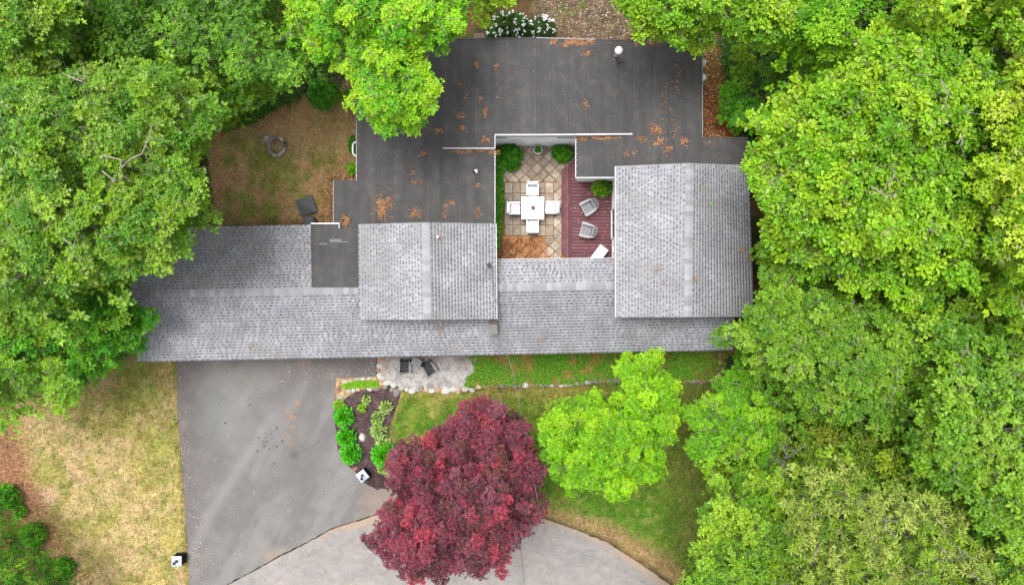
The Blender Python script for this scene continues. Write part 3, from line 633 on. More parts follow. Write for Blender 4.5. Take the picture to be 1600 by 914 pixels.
# courtyard walls: north, east of west wing, west of east wing, south, and the east block's wall
cN0 = inset(W(773, 211, 3.1), -.15, .28); cN1 = inset(W(900, 211, 3.1), .35, .28)
north_wall = wall_run(cN0, cN1, 2.72)
we0 = inset(W(773, 232, ZF), -.22, .0); we1 = inset(W(775, 405, ZF), -.22, -.3); wall_run(we0, (we0[0], cN0[1]), 2.7); west_cw = wall_run((we0[0], we0[1]), we1, 2.6)
ew0 = inset(W(900, 277, ZF), .3, .3); wall_run((ew0[0], cN1[1]), ew0, 2.6); ew1 = inset(W(962, 277, ZF), .3, .3); sfw = wall_run(ew0, ew1, 2.6)
eb0 = (W(958, 300, .3)[0] + .02, W(962, 262, ZE)[1]); eb1 = (eb0[0], W(962, 495, ZE)[1] + .4); east_cw = wall_run(eb0, eb1, 3.66)
cs = W(870, 404, 2.92); south_cw = wall_run((we1[0], cs[1] - .4), (eb0[0], cs[1] - .4), 2.6)
def window(a, b, z0, z1, off, parent, panes=2):
    """framed window set on a wall face running a-b (world xy), off = outward normal*distance"""
    A = Vector((a[0] + off[0], a[1] + off[1], 0)); B = Vector((b[0] + off[0], b[1] + off[1], 0)); d = (B - A); L = d.length; ang = math.atan2(d.y, d.x); c = (A + B) / 2
    mb = MB(); Mx = Matrix.Rotation(ang, 3, 'Z')
    def bx(u, z, su, sz, t): q = c + Mx @ Vector((u, 0, 0)); mb.box((q.x, q.y, z), (su, t, sz), ang)
    bx(0, z1 - .03, L, .06, .07); bx(0, z0 + .03, L, .06, .09)
    for k in range(panes + 1): bx(-L / 2 + .03 + (L - .06) * k / panes, (z0 + z1) / 2, .055, z1 - z0 - .12, .06)
    f = mb.build('window', M['white_pl'], parent); ww = (L - .06) / panes
    for k in range(panes): q = c + Mx @ Vector((-L / 2 + .03 + ww * (k + .5), 0, 0)); MB().box((q.x, q.y, (z0 + z1) / 2), (ww - .06, .02, z1 - z0 - .13), ang).build('pane', M['glass'], f)
ns = cN0[1] - .09
for xa, xb in ((774, 791), (872, 898)):
    xx0, xx1 = P(xa, 0, 2.6)[0], P(xb, 0, 2.6)[0]; MB().box(((xx0 + xx1) / 2, ns - .02, 2.2), (xx1 - xx0, .16, .34)).build('blind_box', M['white'], north_wall)
wx = eb0[0] - .09
window((wx, P(0, 330, 0)[1]), (wx, P(0, 375, 0)[1]), .4, 2.4, (0, 0), east_cw, 2); window((wx, P(0, 384, 0)[1]), (wx, P(0, 398, 0)[1]), .9, 2.2, (0, 0), east_cw, 1)
window((eb1[0] - .09, -.35), (eb1[0] - .09, -.85), 3.25, 3.6, (0, 0), east_cw, 1)
# outer walls
def outer(pts, h):
    for a, b in zip(pts[:-1], pts[1:]): wall_run(a, b, h)
g0 = inset(W(203, 460, ZR), .4, 0)[0]
outer([(W(960, 404, 2.9)[0], W(0, 549, Z0)[1] + .5), (g0, W(0, 565, Z0)[1] + .5), (g0, W(0, 355, Z0)[1] - .4), (W(520, 0, ZF)[0] + .35, W(0, 355, Z0)[1] - .4), (W(520, 0, ZF)[0] + .35, W(0, 282, ZF)[1] - .35), (W(557, 0, ZF)[0] + .3, W(0, 282, ZF)[1] - .35), (W(557, 0, ZF)[0] + .3, W(0, 110, ZF)[1] - .35), (W(640, 0, ZF)[0] + .3, W(0, 110, ZF)[1] - .35), (W(640, 0, ZF)[0] + .3, W(0, 64, ZF)[1] - .35), (W(1097, 0, ZF)[0] - .3, W(0, 68, ZF)[1] - .35), (W(1097, 0, ZF)[0] - .3, W(0, 216, ZF)[1] - .35), (W(1164, 0, ZF)[0] - .2, W(0, 216, ZF)[1] - .35)], 2.42)
xe = W(1176, 0, ZE)[0] - .5
outer([(xe, W(0, 262, ZE)[1] - .2), (xe, W(0, 495, ZE)[1] + .5), (W(1145, 0, Z0)[0] - .5, W(0, 495, ZE)[1] + .5), (W(1145, 0, Z0)[0] - .5, W(0, 548, Z0)[1] + .5), (W(960, 0, Z0)[0], W(0, 549, Z0)[1] + .5)], 2.42)
wall_run((xe, W(0, 262, ZE)[1] - .3), (eb0[0] + .1, W(0, 262, ZE)[1] - .3), 3.6); wall_run((xe, W(0, 494, ZE)[1] + .5), (eb0[0] + .1, W(0, 494, ZE)[1] + .5), 3.6)
wall_run((xe, W(0, 262, ZE)[1] - .3), (xe, W(0, 495, ZE)[1] + .5), 1.0, 2.6)
bx0, bx1, by0, by1 = W(560, 0, ZB)[0] + .35, W(776, 0, ZB)[0] - .35, W(0, 350, ZB)[1] - .35, W(0, 499, ZB)[1] + .4
for a, b in (((bx0, by0), (bx1, by0)), ((bx1, by0), (bx1, by1)), ((bx1, by1), (bx0, by1)), ((bx0, by1), (bx0, by0))): wall_run(a, b, .9, 2.5)

# things fixed on the roofs
def part(mb, name, mt, parent, smooth=False): return mb.build(name, M[mt], parent, smooth)
x, y, _ = P(961.5, 91.5, 2.98); zb = zf(961)
flue = part(MB().tube([(x, y, zb + .02), (x, y, zb + .30)], [.10, .10], 12), 'stove_flue', 'galv', house)
ring = [(x + .24 * math.cos(a), y + .24 * math.sin(a), zb + .022) for a in [k * math.pi / 3 + .3 for k in range(6)]]
part(MB().prism(ring, [(a, b, c - .02) for a, b, c in ring]), 'flashing', 'darkmetal', flue)
part(MB().tube([(x, y, zb + .30), (x, y, zb + .46)], [.115, .115], 12), 'red_band', 'redpaint', flue)
part(MB().tube([(x, y, zb + .46), (x, y, zb + .9)], [.095, .095], 12), 'pipe', 'galv', flue)
part(MB().lathe((x, y, zb + .9), [(.13, 0), (.16, .04), (.165, .10), (.15, .16), (.10, .21), (.03, .235), (.002, .24)], 18), 'rain_cap', 'white_pl', flue, True)
x, y, _ = P(742, 268, ZF); v = part(MB().lathe((x, y, ZF), [(.10, .012), (.10, .03), (.045, .06), (.045, .2), (.001, .2)], 12), 'vent_pipe', 'darkmetal', house, True)
part(MB().tube([(x, y, ZF + .18), (x + .08, y + .02, ZF + .2), (x + .08, y - .1, ZF + .2)], [.045, .045, .045], 8), 'elbow', 'white_pl', v)
x, y, _ = P(685, 371, 4.0); v = part(MB().lathe((x, y, 3.98), [(.06, 0), (.05, .3), (.045, .31), (.001, .30)], 12), 'vent_pipe', 'white_pl', house, True)
part(MB().box((x + .09, y, 4.0), (.18, .12, .02)), 'flashing', 'stone_b', v)
x, y, _ = P(771, 513.5, 2.95); zc = 2.86
v = part(MB().box((x, y - .02, zc + .12), (.34, .38, .26), R(2)), 'roof_vent_box', 'ventbox', house); part(MB().box((x, y - .02, zc + .262), (.37, .40, .02), R(2)), 'lid', 'ventbox', v); part(MB().box((x, y + .24, zc + .1), (.36, .12, .12), R(2)), 'flashing', 'brick', v)
# service mast with weatherhead and its wires
x, y, _ = P(766, 418, 3.55)
mast = part(MB().tube([(x, y, 3.5), (x, y, 4.45)], [.03, .03], 8), 'service_mast', 'galv', house)
part(MB().lathe((x - .02, y + .05, 4.42), [(.03, 0), (.075, .03), (.085, .08), (.06, .13), (.005, .15)], 12), 'weatherhead', 'darkmetal', mast, True)
for dx, dy, r_ in ((-.22, -.3, .012), (.12, -.42, .010), (.2, -.62, .009), (.05, -.55, .008), (.14, .1, .008)):
    part(MB().tube([(x, y + .03, 4.4), (x + dx * .4, y + dy * .35, 4.15), (x + dx * .8, y + dy * .8, 3.75), (x + dx, y + dy, 3.60)], [r_] * 4, 5), 'wire', 'galv' if dx > 0 else 'cable_d', mast)
# fittings on the outer walls
for yy in (98, 121):
    x, y, _ = P(1098.5, yy, 2.5); part(MB().tube([(x - .22, y, 2.45), (x - .05, y, 2.48), (x + .05, y, 2.42)], [.12, .14, .15], 10), 'wall_vent_hood', 'white_pl', house)
x, y, _ = P(555.5, 233, 2.5); part(MB().tube([(x + .12, y + .3, 2.5), (x - .06, y + .26, 2.52), (x - .11, y + .15, 2.53), (x - .11, y - .15, 2.53), (x - .06, y - .26, 2.52), (x + .12, y - .3, 2.5)], [.035] * 6, 8), 'downspout_elbow', 'white_pl', house)

# leaves and petals lying on the roofs
def clump(cx, cy, rx, ry_, n_, z, size=.06, cols=None, thr=.45):
    n = int(n_ * 1.5); X = rng.normal(cx, rx * .62, n); Y = rng.normal(cy, ry_ * .62, n); k = fbm(X, Y, 7, 61, 2) > thr; X, Y = X[k], Y[k]
    zz = np.array([z(a, b) if callable(z) else z for a, b in zip(X, Y)]); kk = (H - zz) / F
    return np.stack([(X - 800) * kk, (457 - Y) * kk, zz], 1)
ORG = [C(196, 134, 84), C(168, 110, 66), C(206, 160, 112), C(140, 98, 68), C(120, 92, 72)]
zn = lambda a, b: zf(a) + .016 if (692 < a < 773 and b < 232) or (773 <= a < 988 and b < 211) else ZF + .016
Q_ = []
for cx, cy, rx, ry_, n in [(600, 318, 12, 14, 420), (596, 335, 8, 8, 180), (540, 345, 5, 10, 240), (648, 335, 9, 8, 110), (740, 236.5, 22, 2.4, 420), (762, 238, 12, 3, 260), (652, 284, 6, 5, 40), (645, 270, 4, 4, 35), (662, 240, 6, 4, 35),
                           (935, 215, 22, 2.5, 480), (908, 216, 9, 3, 260), (870, 65.5, 16, 4, 330), (905, 66, 20, 4, 560), (917, 82, 5, 5, 90), (886, 70, 5, 3, 60), (1030, 203, 7, 6, 110), (1030, 222, 8, 6, 130), (1044, 228, 7, 9, 140), (1067, 222, 8, 6, 120), (1020, 200, 4, 8, 50),
                           (685, 204, 9, 3, 70), (722, 200, 4, 3, 60), (758, 221, 5, 4, 110), (720, 182, 6, 4, 50), (758, 175, 3, 8, 70), (745, 102, 3, 4, 45), (775, 102, 4, 5, 45), (752, 155, 4, 4, 30), (780, 153, 4, 4, 30), (721, 132, 4, 4, 20), (728, 150, 3, 6, 25),
                           (1000, 217, 8, 5, 60), (985, 240, 12, 5, 40), (1060, 125, 5, 25, 50), (1040, 150, 8, 30, 50), (1047, 196, 12, 20, 70), (1113, 222, 10, 4, 40), (1020, 68, 8, 3, 60), (995, 69, 3, 4, 40), (697, 320, 5, 6, 25), (745, 290, 5, 4, 20), (745, 332, 5, 5, 35), (705, 316, 4, 4, 30), (696, 335, 3, 5, 30), (917, 165, 5, 6, 30)]:
    Q_.append(clump(cx, cy, rx, ry_, n, zn, thr=.42))
q = np.concatenate(Q_); tag(flakes('leaf_litter', q, rng.uniform(.035, .075, len(q)), pal(len(q), ORG, jit=.25), lift=.0), 'orange-brown dead leaves in drifts on the black roofs', 'leaf litter', kind='stuff')
zsh = lambda x, y: (Z0 + .55 * (565 - y) / 105 if y > ry(x) else Z0 + .55 * (y - 352) / 101) + .02
Q_ = [clump(cx, cy, rx, ry_, n, zsh, thr=.48) for cx, cy, rx, ry_, n in [(385, 375, 12, 8, 60), (345, 388, 10, 8, 60), (424, 397, 6, 12, 50), (380, 424, 6, 6, 40), (262, 405, 8, 8, 70), (300, 518, 12, 10, 50), (255, 530, 10, 6, 40), (392, 541, 4, 4, 25), (533, 523, 6, 6, 35), (484, 385, 3, 9, 70), (688, 516, 5, 8, 60), (709, 537, 5, 5, 50), (846, 530, 4, 4, 40), (1045, 515, 10, 6, 30), (900, 520, 30, 10, 30), (272, 432, 12, 6, 40)]]
q = np.concatenate(Q_); tag(flakes('leaf_litter', q, rng.uniform(.03, .06, len(q)), pal(len(q), [C(180, 140, 120), C(150, 120, 104), C(200, 160, 130)], jit=.2), lift=.0), 'sparse faded leaves on the grey front roof', 'leaf litter', kind='stuff')
ze = lambda x, y: ZE + .6 * (1 - abs(x - 1077) / (116 if x < 1077 else 98)) + .02
Q_ = [clump(cx, cy, rx, ry_, n, ze, thr=.45) for cx, cy, rx, ry_, n in [(1085, 437, 4, 4, 45), (1141, 434, 4, 4, 40), (1172, 400, 4, 6, 50), (1160, 392, 5, 4, 50), (1037, 447, 6, 6, 40), (1030, 420, 6, 6, 20), (1140, 350, 12, 30, 40), (1155, 445, 10, 20, 30)]]
q = np.concatenate(Q_); tag(flakes('leaf_litter', q, rng.uniform(.03, .06, len(q)), pal(len(q), ORG, jit=.2), lift=.0), 'few brown leaves on the east grey roof', 'leaf litter', kind='stuff')
Q_ = [clump(cx, cy, 3, 3, 9, ze, thr=.35) for cx, cy in ((1112, 319), (1102, 299))]
q = np.concatenate(Q_); tag(flakes('fallen_green_leaves', q, rng.uniform(.05, .09, len(q)), pal(len(q), [C(130, 190, 60), C(100, 170, 50)], jit=.2), lift=.0), 'few fresh green leaves fallen on the east grey roof', 'leaves', kind='stuff')
n = 2200; X = rng.uniform(560, 1165, n); Y = rng.uniform(66, 348, n)
k = ((Y > 66) & (Y < 205)) | ((X < 770) & (Y > 235)) | ((X > 905) & (Y > 216) & (Y < 255)); k &= ~((X > 1090) & (Y < 218)); X, Y = X[k], Y[k]
zz = np.array([zn(a, b) for a, b in zip(X, Y)]); kk = (H - zz) / F; q = np.stack([(X - 800) * kk, (457 - Y) * kk, zz], 1)
tag(flakes('fallen_petals', q, rng.uniform(.018, .045, len(q)), pal(len(q), [C(170, 166, 158), C(160, 124, 92), C(130, 120, 110), C(140, 110, 84)], jit=.3), lift=0), 'tiny pale specks of blossom and bark over the black roofs', 'petals', kind='stuff')
# ------------------------------------------------------------------ courtyard paving and deck
patio = tag(MB().box((*P(826, 314, 0)[:2], .0), (3.5, 5.9, .05)).build('patio', M['joint']), kind='structure')
def paver(poly, leafy=False, h=.05):
    r = random.uniform(-.004, .004); hh = h + r; c = (sum(p[0] for p in poly) / len(poly), sum(p[1] for p in poly) / len(poly))
    top = [P(c[0] + (x - c[0]) * .985, c[1] + (y - c[1]) * .985, hh) for x, y in poly]; bot = [P(x, y, .02) for x, y in poly]
    if sum(top[i][0] * top[(i + 1) % len(top)][1] - top[(i + 1) % len(top)][0] * top[i][1] for i in range(len(top))) < 0: top.reverse(); bot.reverse()
    MB().prism(top, bot).build('paver', M['paver_leafy' if leafy else 'paver'], patio)
gx0, gy0, cw, ch = 788.4, 285.2, 12.7, 16.6
for i in range(6):
    for j in range(5):
        x, y = gx0 + i * cw + random.uniform(-.2, .2), gy0 + j * ch + random.uniform(-.2, .2); paver([(x + .4, y + .4), (x + cw - .5, y + .4), (x + cw - .5, y + ch - .5), (x + .4, y + ch - .5)])
rects = [(786, 224, 905, 284.2), (865.4, 284.8, 877, 404), (786, 369.2, 864.8, 404)]
s = 9.3
for a in range(-4, 26):
    for b in range(-16, 16):
        cx, cy = 784 + (a + b) * s, 300 + (a - b) * s
        if not (770 < cx < 915 and 215 < cy < 412): continue
        j1, j2 = random.uniform(-.3, .3), random.uniform(-.3, .3); cx += j1; cy += j2
        dmd = [(cx - s + .75, cy), (cx, cy - s + .75), (cx + s - .75, cy), (cx, cy + s - .75)]
        for rc in rects:
            q = cliprect(dmd, *rc)
            if q: paver(q, rc[1] > 360 and cx < 858)
deck = tag(MB().prism([P(*p, .225) for p in [(878, 392), (888, 408), (962, 408), (962, 245), (902, 245), (878, 268)]], [P(*p, .0) for p in [(878, 392), (888, 408), (962, 408), (962, 245), (902, 245), (878, 268)]]).build('deck', M['deckgap']), kind='structure')
dp = [(877, 266), (897, 250), (897, 250), (962, 248), (962, 406), (889, 406), (877, 392.5)]
def board(poly, par=deck):
    top = [P(x, y, .25 + random.uniform(-.0015, .0015)) for x, y in poly]; top = ccw(top); MB().prism(top, [(x, y, .222) for x, y, z in top]).build('deck_board', M['deckb'], par)
bw = 3.75
for i in range(4):
    x0 = 877 + i * bw; pl = clip(clip([(x0 + .35, 240), (x0 + bw - .35, 240), (x0 + bw - .35, 410), (x0 + .35, 410)], -16, -20, -16 * 877 - 20 * 266), -13.5, 12, -13.5 * 877 + 12 * 392.5)
    pl = cliprect(pl, 870, 249, 970, 406)
    if len(pl) > 2: board(pl)
bh = 5.15; y0 = 251
while y0 < 405:
    board([(892.5, y0 + .5), (961, y0 + .5), (961, min(y0 + bh - .5, 406)), (892.5, min(y0 + bh - .5, 406))]); y0 += bh
litter('leaf_litter', 'rusty leaves rotting over the south end of the courtyard paving', [(784, 372), (840, 372), (862, 385), (866, 404), (780, 404)], 1500, 0.06, .05, [C(150, 84, 36), C(176, 104, 50), C(120, 66, 30), C(190, 130, 80)], lambda x, y: .25 + .75 * sst(860, 820, x + (fbm(x, y, 10, 3) - .5) * 60))
litter('fallen_petals', 'white fallen petals dotted over the courtyard', [(780, 226), (958, 285), (958, 404), (780, 404)], 120, 0.27, .045, [C(240, 236, 230), C(235, 215, 200)], cat='petals', jit=.05, tilt=.2)
litter('fallen_petals', 'pale petals on the courtyard paving', [(780, 226), (875, 230), (875, 404), (780, 404)], 110, 0.07, .035, [C(236, 226, 210), C(215, 180, 120)], cat='petals', jit=.1, tilt=.2)

# ------------------------------------------------------------------ furniture
def box_on(parent, name, mt, c, d, rz=0.0, rx=0.0, ry_=0.0):
    m = Matrix.Rotation(rz, 3, 'Z') @ Matrix.Rotation(rx, 3, 'X') @ Matrix.Rotation(ry_, 3, 'Y')
    return MB().box(c, d, m=m).build(name, M[mt], parent)
def copy_tree(o, parent=None):
    c = o.copy(); COL.objects.link(c); c.parent = parent
    for ch in list(o.children): copy_tree(ch, c)
    return c
ZP = 0.05
tb = empty('dining_table', (*P(832.3, 325.2, .75)[:2], ZP), R(-.5), 'square white table laid in the middle of the courtyard', 'table')
for k in range(10): box_on(tb, 'table_slat', 'table', (0, -.45 + k * .1, .715), (1.0, .0975, .03))
box_on(tb, 'apron', 'white_pl', (0, 0, .66), (.9, .9, .07))
for sx in (-1, 1):
    for sy in (-1, 1): box_on(tb, 'leg', 'white_pl', (sx * .44, sy * .44, .345), (.06, .06, .69))
rn = box_on(None, 'placemat', 'runner', (*P(832.6, 326, .78)[:2], ZP + .735), (.47, .46, .008), R(-.5)); tag(rn, 'pale square table mat under the red bowl', 'placemat')
x, y, _ = P(833, 325, .8); bo = empty('centrepiece_bowl', (x, y, ZP + .739), 0, 'small red and grey centrepiece on the white table', 'bowl')
MB().lathe((0, 0, 0), [(.04, 0), (.07, .02), (.085, .05), (.075, .05), (.03, .025), (.002, .02)], 14).build('bowl', M['ventbox'], bo, True)
for dx, dy, r_ in ((0.02, 0.01, .038), (-.03, .015, .028), (.005, -.03, .026)): MB().lathe((dx, dy, .03), [(.004, 0), (r_, r_ * .8), (r_ * .8, r_ * 1.5), (.002, r_ * 2)], 10).build('fruit', M['red'], bo, True)

def dining_chair(px, py, rz, label):      # faces +y in its own frame
    c = empty('dining_chair', (*P(px, py, .45)[:2], ZP), rz, label, 'chair', 'white chairs round the courtyard table')
    c.scale = (.93, .93, .93); return c
dc = dining_chair(832, 297.5, R(180), 'white cushioned chair north of the white table, toward the house wall')
box_on(dc, 'seat_frame', 'white_pl', (0, 0, .38), (.56, .56, .05)); box_on(dc, 'seat_cushion', 'cushion', (0, .035, .435), (.44, .46, .07))
box_on(dc, 'backrest', 'white_pl', (0, -.30, .62), (.56, .05, .50), 0, R(10)); box_on(dc, 'back_cushion', 'cushion', (0, -.235, .62), (.44, .09, .38), 0, R(10))
for sx in (-1, 1):
    box_on(dc, 'armrest', 'white_pl', (sx * .265, -.01, .65), (.06, .54, .03)); box_on(dc, 'leg', 'white_pl', (sx * .26, .25, .33), (.045, .045, .64)); box_on(dc, 'leg', 'white_pl', (sx * .26, -.27, .33), (.045, .045, .64))
for px, py, rz, lb in ((832, 353, 0, 'white cushioned chair south of the white table, on the rusty leaf side'), (804, 326, R(-90), 'white cushioned chair between the white table and the ivy'), (861, 325, R(90), 'white cushioned chair between the white table and the deck')):
    o = copy_tree(dc); o.location = (*P(px, py, .45)[:2], ZP); o.rotation_euler = (0, 0, rz); o['label'] = lb

def adirondack(name, px, py, z0, rz, label, cat, m1, m2, marm, group, sc_=.82):
    c = empty(name, (*P(px, py, z0 + .35)[:2], z0), rz, label, cat, group)
    for k in range(6):                                     # seat slats, curving down to the back
        y = .30 - k * .095; z = .38 - k * .022 - (.01 if k == 0 else 0); box_on(c, 'seat_slat', m1, (0, y, z), (.50, .066, .022), 0, R(11 if k else -25))
    for k in range(7):                                     # fan back
        u = (k - 3); h = .72 - .025 * u * u; a = R(u * 2.6)
        m = Matrix.Rotation(R(22), 3, 'X') @ Matrix.Rotation(a, 3, 'Y'); p = Vector((u * .072, -.25, .26)) + m @ Vector((0, 0, h / 2))
        MB().box(p, (.052, .02, h), m=m).build('back_slat', M[m2], c)
    box_on(c, 'back_rail', m2, (0, -.30, .40), (.56, .04, .07)); box_on(c, 'front_rail', m1, (0, .33, .32), (.56, .03, .12))
    for sx in (-1, 1):
        V = [(sx * .27, .40), (sx * .40, .38), (sx * .41, .10), (sx * .37, -.20), (sx * .31, -.36), (sx * .27, -.36)]
        if sx < 0: V = V[::-1]
        V = ccw([(a, b, .56) for a, b in V]); MB().prism(V, [(a, b, .535) for a, b, _ in V]).build('armrest', M[marm], c)
        box_on(c, 'front_leg', m1, (sx * .30, .32, .27), (.04, .09, .54)); box_on(c, 'side_rail', m1, (sx * .265, -.05, .20), (.035, .85, .11), 0, R(13)); box_on(c, 'rear_leg', m1, (sx * .30, -.32, .26), (.04, .07, .52))
    c.scale = (sc_, sc_, sc_); return c
# back slats lean toward -y; chairs open toward +y
adirondack('adirondack_chair', 919.5, 323.5, .25, R(119), 'grey slatted lounge chair on the deck nearest the green bush', 'chair', 'gchair', 'gchair', 'gchair', 'grey lounge chairs on the deck')
adirondack('adirondack_chair', 917.5, 360.5, .25, R(76), 'grey slatted lounge chair on the deck nearest the white bench', 'chair', 'gchair', 'gchair', 'gchair', 'grey lounge chairs on the deck')
adirondack('patio_chair', 632, 573, .02, R(178), 'black slatted chair squarely facing the driveway bed, left of the small table', 'chair', 'bchair', 'black', 'bchair_l', 'black chairs on the gravel', .75)
adirondack('patio_chair', 670, 576, .02, R(212), 'black slatted chair turned at an angle, right of the small table', 'chair', 'bchair', 'black', 'bchair_l', 'black chairs on the gravel', .75)
st = empty('side_table', (*P(651, 566.5, .42)[:2], .02), R(-30), 'small grey slatted side table between the two black chairs', 'table')
for k in range(6): w = .44 - .03 * abs(k - 2.5) ** 1.6; box_on(st, 'table_slat', 'bchair_l', (-.19 + k * .076, 0, .44), (.066, w, .02))
box_on(st, 'apron', 'gchair_d', (0, 0, .40), (.40, .34, .04))
for sx in (-1, 1):
    for sy in (-1, 1): box_on(st, 'leg', 'gchair_d', (sx * .16, sy * .13, .2), (.035, .035, .4))
# white bench/ottoman at the deck's south end
bn = empty('lounger', (*P(938.5, 395, .6)[:2], .25), R(-37), 'white folding lounger with one end raised at the south end of the deck', 'lounger')
box_on(bn, 'mattress', 'cushion', (0, -.14, .34), (.42, .82, .07)); box_on(bn, 'frame', 'white_pl', (0, -.14, .28), (.46, .86, .04)); box_on(bn, 'head_rail', 'gchair', (0, .30, .37), (.46, .03, .05)); box_on(bn, 'head_rail', 'white_pl', (0, .26, .39), (.42, .03, .03))
for sx in (-1, 1):
    for sy in (-.5, .22): box_on(bn, 'leg', 'white_pl', (sx * .2, sy, .14), (.035, .035, .28))
# white round planter
pl = empty('round_planter', (*P(840.5, 234, .5)[:2], ZP), 0, 'round white pot with a green plant against the courtyard wall', 'planter')
MB().lathe((0, 0, 0), [(.13, 0), (.17, .2), (.2, .4), (.205, .45), (.165, .45), (.15, .36), (.002, .36)], 20).build('pot', M['white_pl'], pl, True)
PLANTERS = [(pl, 840.5, 234)]
# lanterns by the drive
def lantern(px, py, rz, label):
    c = empty('driveway_lantern', (*P(px, py, .5)[:2], 0), rz, label, 'lantern', 'black lanterns flanking the driveway')
    s = .21; mb = MB().prism([(-s, -s, .5), (s, -s, .5), (s, s, .5), (-s, s, .5)], [(-s, -s, 0), (s, -s, 0), (s, s, 0), (-s, s, 0)]); mb.build('housing', M['black'], c)
    V = [(-.225, -.225, .52), (.225, -.225, .52), (.225, .225, .52), (-.225, .225, .52), (0, 0, .60)]
    MB().add(V, [(0, 1, 4), (1, 2, 4), (2, 3, 4), (3, 0, 4), (3, 2, 1, 0)]).build('cap', M['steel'], c)
    MB().prism([(-.225, -.225, .52), (.225, -.225, .52), (.225, .225, .52), (-.225, .225, .52)], [(-.225, -.225, .502), (.225, -.225, .502), (.225, .225, .502), (-.225, .225, .502)]).build('rim', M['steel'], c)
    box_on(c, 'lamp_head', 'black', (.035, .035, .61), (.11, .10, .06)); box_on(c, 'switch_box', 'black', (-.075, -.07, .585), (.11, .10, .05)); return c
lantern(276, 876.5, 0, 'black square lantern with pale metal cap on the dry lawn by the drive'); lantern(566.3, 743.5, R(38), 'black square lantern with pale metal cap at the foot of the flower bed')
# pyramid cover and fire ring in the back yard
cv = empty('fire_pit_cover', (*P(477.7, 321.5, .3)[:2], 0), R(17), 'square dark grey ribbed cover standing on the leafy back yard', 'cover')
s = .37; cr = [(-s, -s, .26), (s, -s, .26), (s, s, .26), (-s, s, .26)]
for k in range(4):
    a, b = cr[k], cr[(k + 1) % 4]; m = ((a[0] + b[0]) / 2, (a[1] + b[1]) / 2, .275)
    MB().add([a, m, b, (0, 0, .38), (a[0], a[1], .2), (b[0], b[1], .2)], [(0, 1, 3), (1, 2, 3), (4, 5, 2, 1, 0)]).build('panel', M['cover'], cv)
    MB().tube([(a[0], a[1], .268), (0, 0, .385)], [.013, .013], 5).build('rib', M['cover_rib'], cv); MB().tube([m, (0, 0, .385)], [.008, .008], 5).build('rib', M['cover_rib'], cv)
    MB().tube([(a[0], a[1], .255), (b[0], b[1], .255)], [.014, .014], 5).build('edge_rod', M['cover_rib'], cv)
    MB().tube([(a[0] * .9, a[1] * .9, 0), (a[0] * .9, a[1] * .9, .25)], [.02, .02], 6).build('leg', M['cover'], cv)
MB().lathe((0, 0, .385), [(.03, 0), (.025, .03), (.002, .045)], 8).build('finial', M['stone_t'], cv)
gc = empty('grill_cover', (*P(484, 348, .3)[:2], 0), R(5), 'dark rounded cover against the garage wall, half under the eave', 'cover')
MB().lathe((0, 0, 0), [(.30, 0), (.31, .35), (.27, .46), (.15, .52), (.002, .54)], 14).build('cover', M['cover'], gc, True)

def rock_mesh(seed, mt, flat=.5):
    r = random.Random(seed); n = 9; V = []
    prof = [(1.0, -.2), (1.04, .25), (.82, .72), (.4, .95)]
    rr = [r.uniform(.78, 1.12) for _ in range(n)]
    for i, (k, z) in enumerate(prof):
        for j in range(n): w = 2 * math.pi * j / n + .1 * i; q = k * rr[j] * r.uniform(.94, 1.05); V.append((q * math.cos(w), q * math.sin(w), z * flat * r.uniform(.9, 1.12)))
    V.append((r.uniform(-.1, .1), r.uniform(-.1, .1), flat)); Fc = []
    for i in range(3):
        for j in range(n): k = (j + 1) % n; Fc.append((i * n + j, i * n + k, (i + 1) * n + k, (i + 1) * n + j))
    for j in range(n): Fc.append((3 * n + j, 3 * n + (j + 1) % n, 4 * n))
    me = bpy.data.meshes.new('stone'); me.from_pydata(V, [], Fc); me.update(); me.materials.append(M[mt]); return me
RK = {k: [rock_mesh(i * 7 + j, k) for j in range(5)] for i, k in enumerate(('stone', 'stone_w', 'stone_t', 'stone_b', 'stone_g'))}
def rock(name, px, py, rx, ry_, mt, parent=None, rz=None, z=0.0, h=None):
    k = H / F; w, l = rx * k, ry_ * k; h = h or min(w, l) * 1.1
    return inst(name, random.choice(RK[mt]), parent, (*P(px, py, h * .5)[:2], z), (0, 0, random.uniform(-.3, .3) if rz is None else rz), (w, l, h))
fr = empty('fire_ring', (*P(433.5, 229.5)[:2], 0), 0, 'ring of grey blocks round a cold fire spot in the back yard', 'fire ring')
for k in range(9):
    a = k * 2 * math.pi / 9 + .3; bx_, by_ = .36 * math.cos(a), .40 * math.sin(a)
    if k == 0: continue
    box_on(fr, 'block', random.choice(['stone_g', 'stone', 'stone_g']), (bx_, by_, .06), (.13, .26, .14), a + random.uniform(-.1, .1))
cb = MB(); cbz = .08
for dx in (-.07, .07): cb.box((.37 + dx, .05, cbz), (.028, .34, .16))
for dy in (-.16, 0, .16): cb.box((.37, .05 + dy, cbz), (.11, .03, .16))
cb.build('hollow_block', M['stone_g'], fr); MB().box((.37, .05, .02), (.11, .3, .02)).build('dark_hole_floor', M['black'], fr)  # black plate laid inside so the block's holes look dark
o = rock('paving_slab', 416, 216, 5, 4, 'stone_w', h=.06); tag(o, 'pale broken slab on the ground beside the grey fire ring', 'slab')
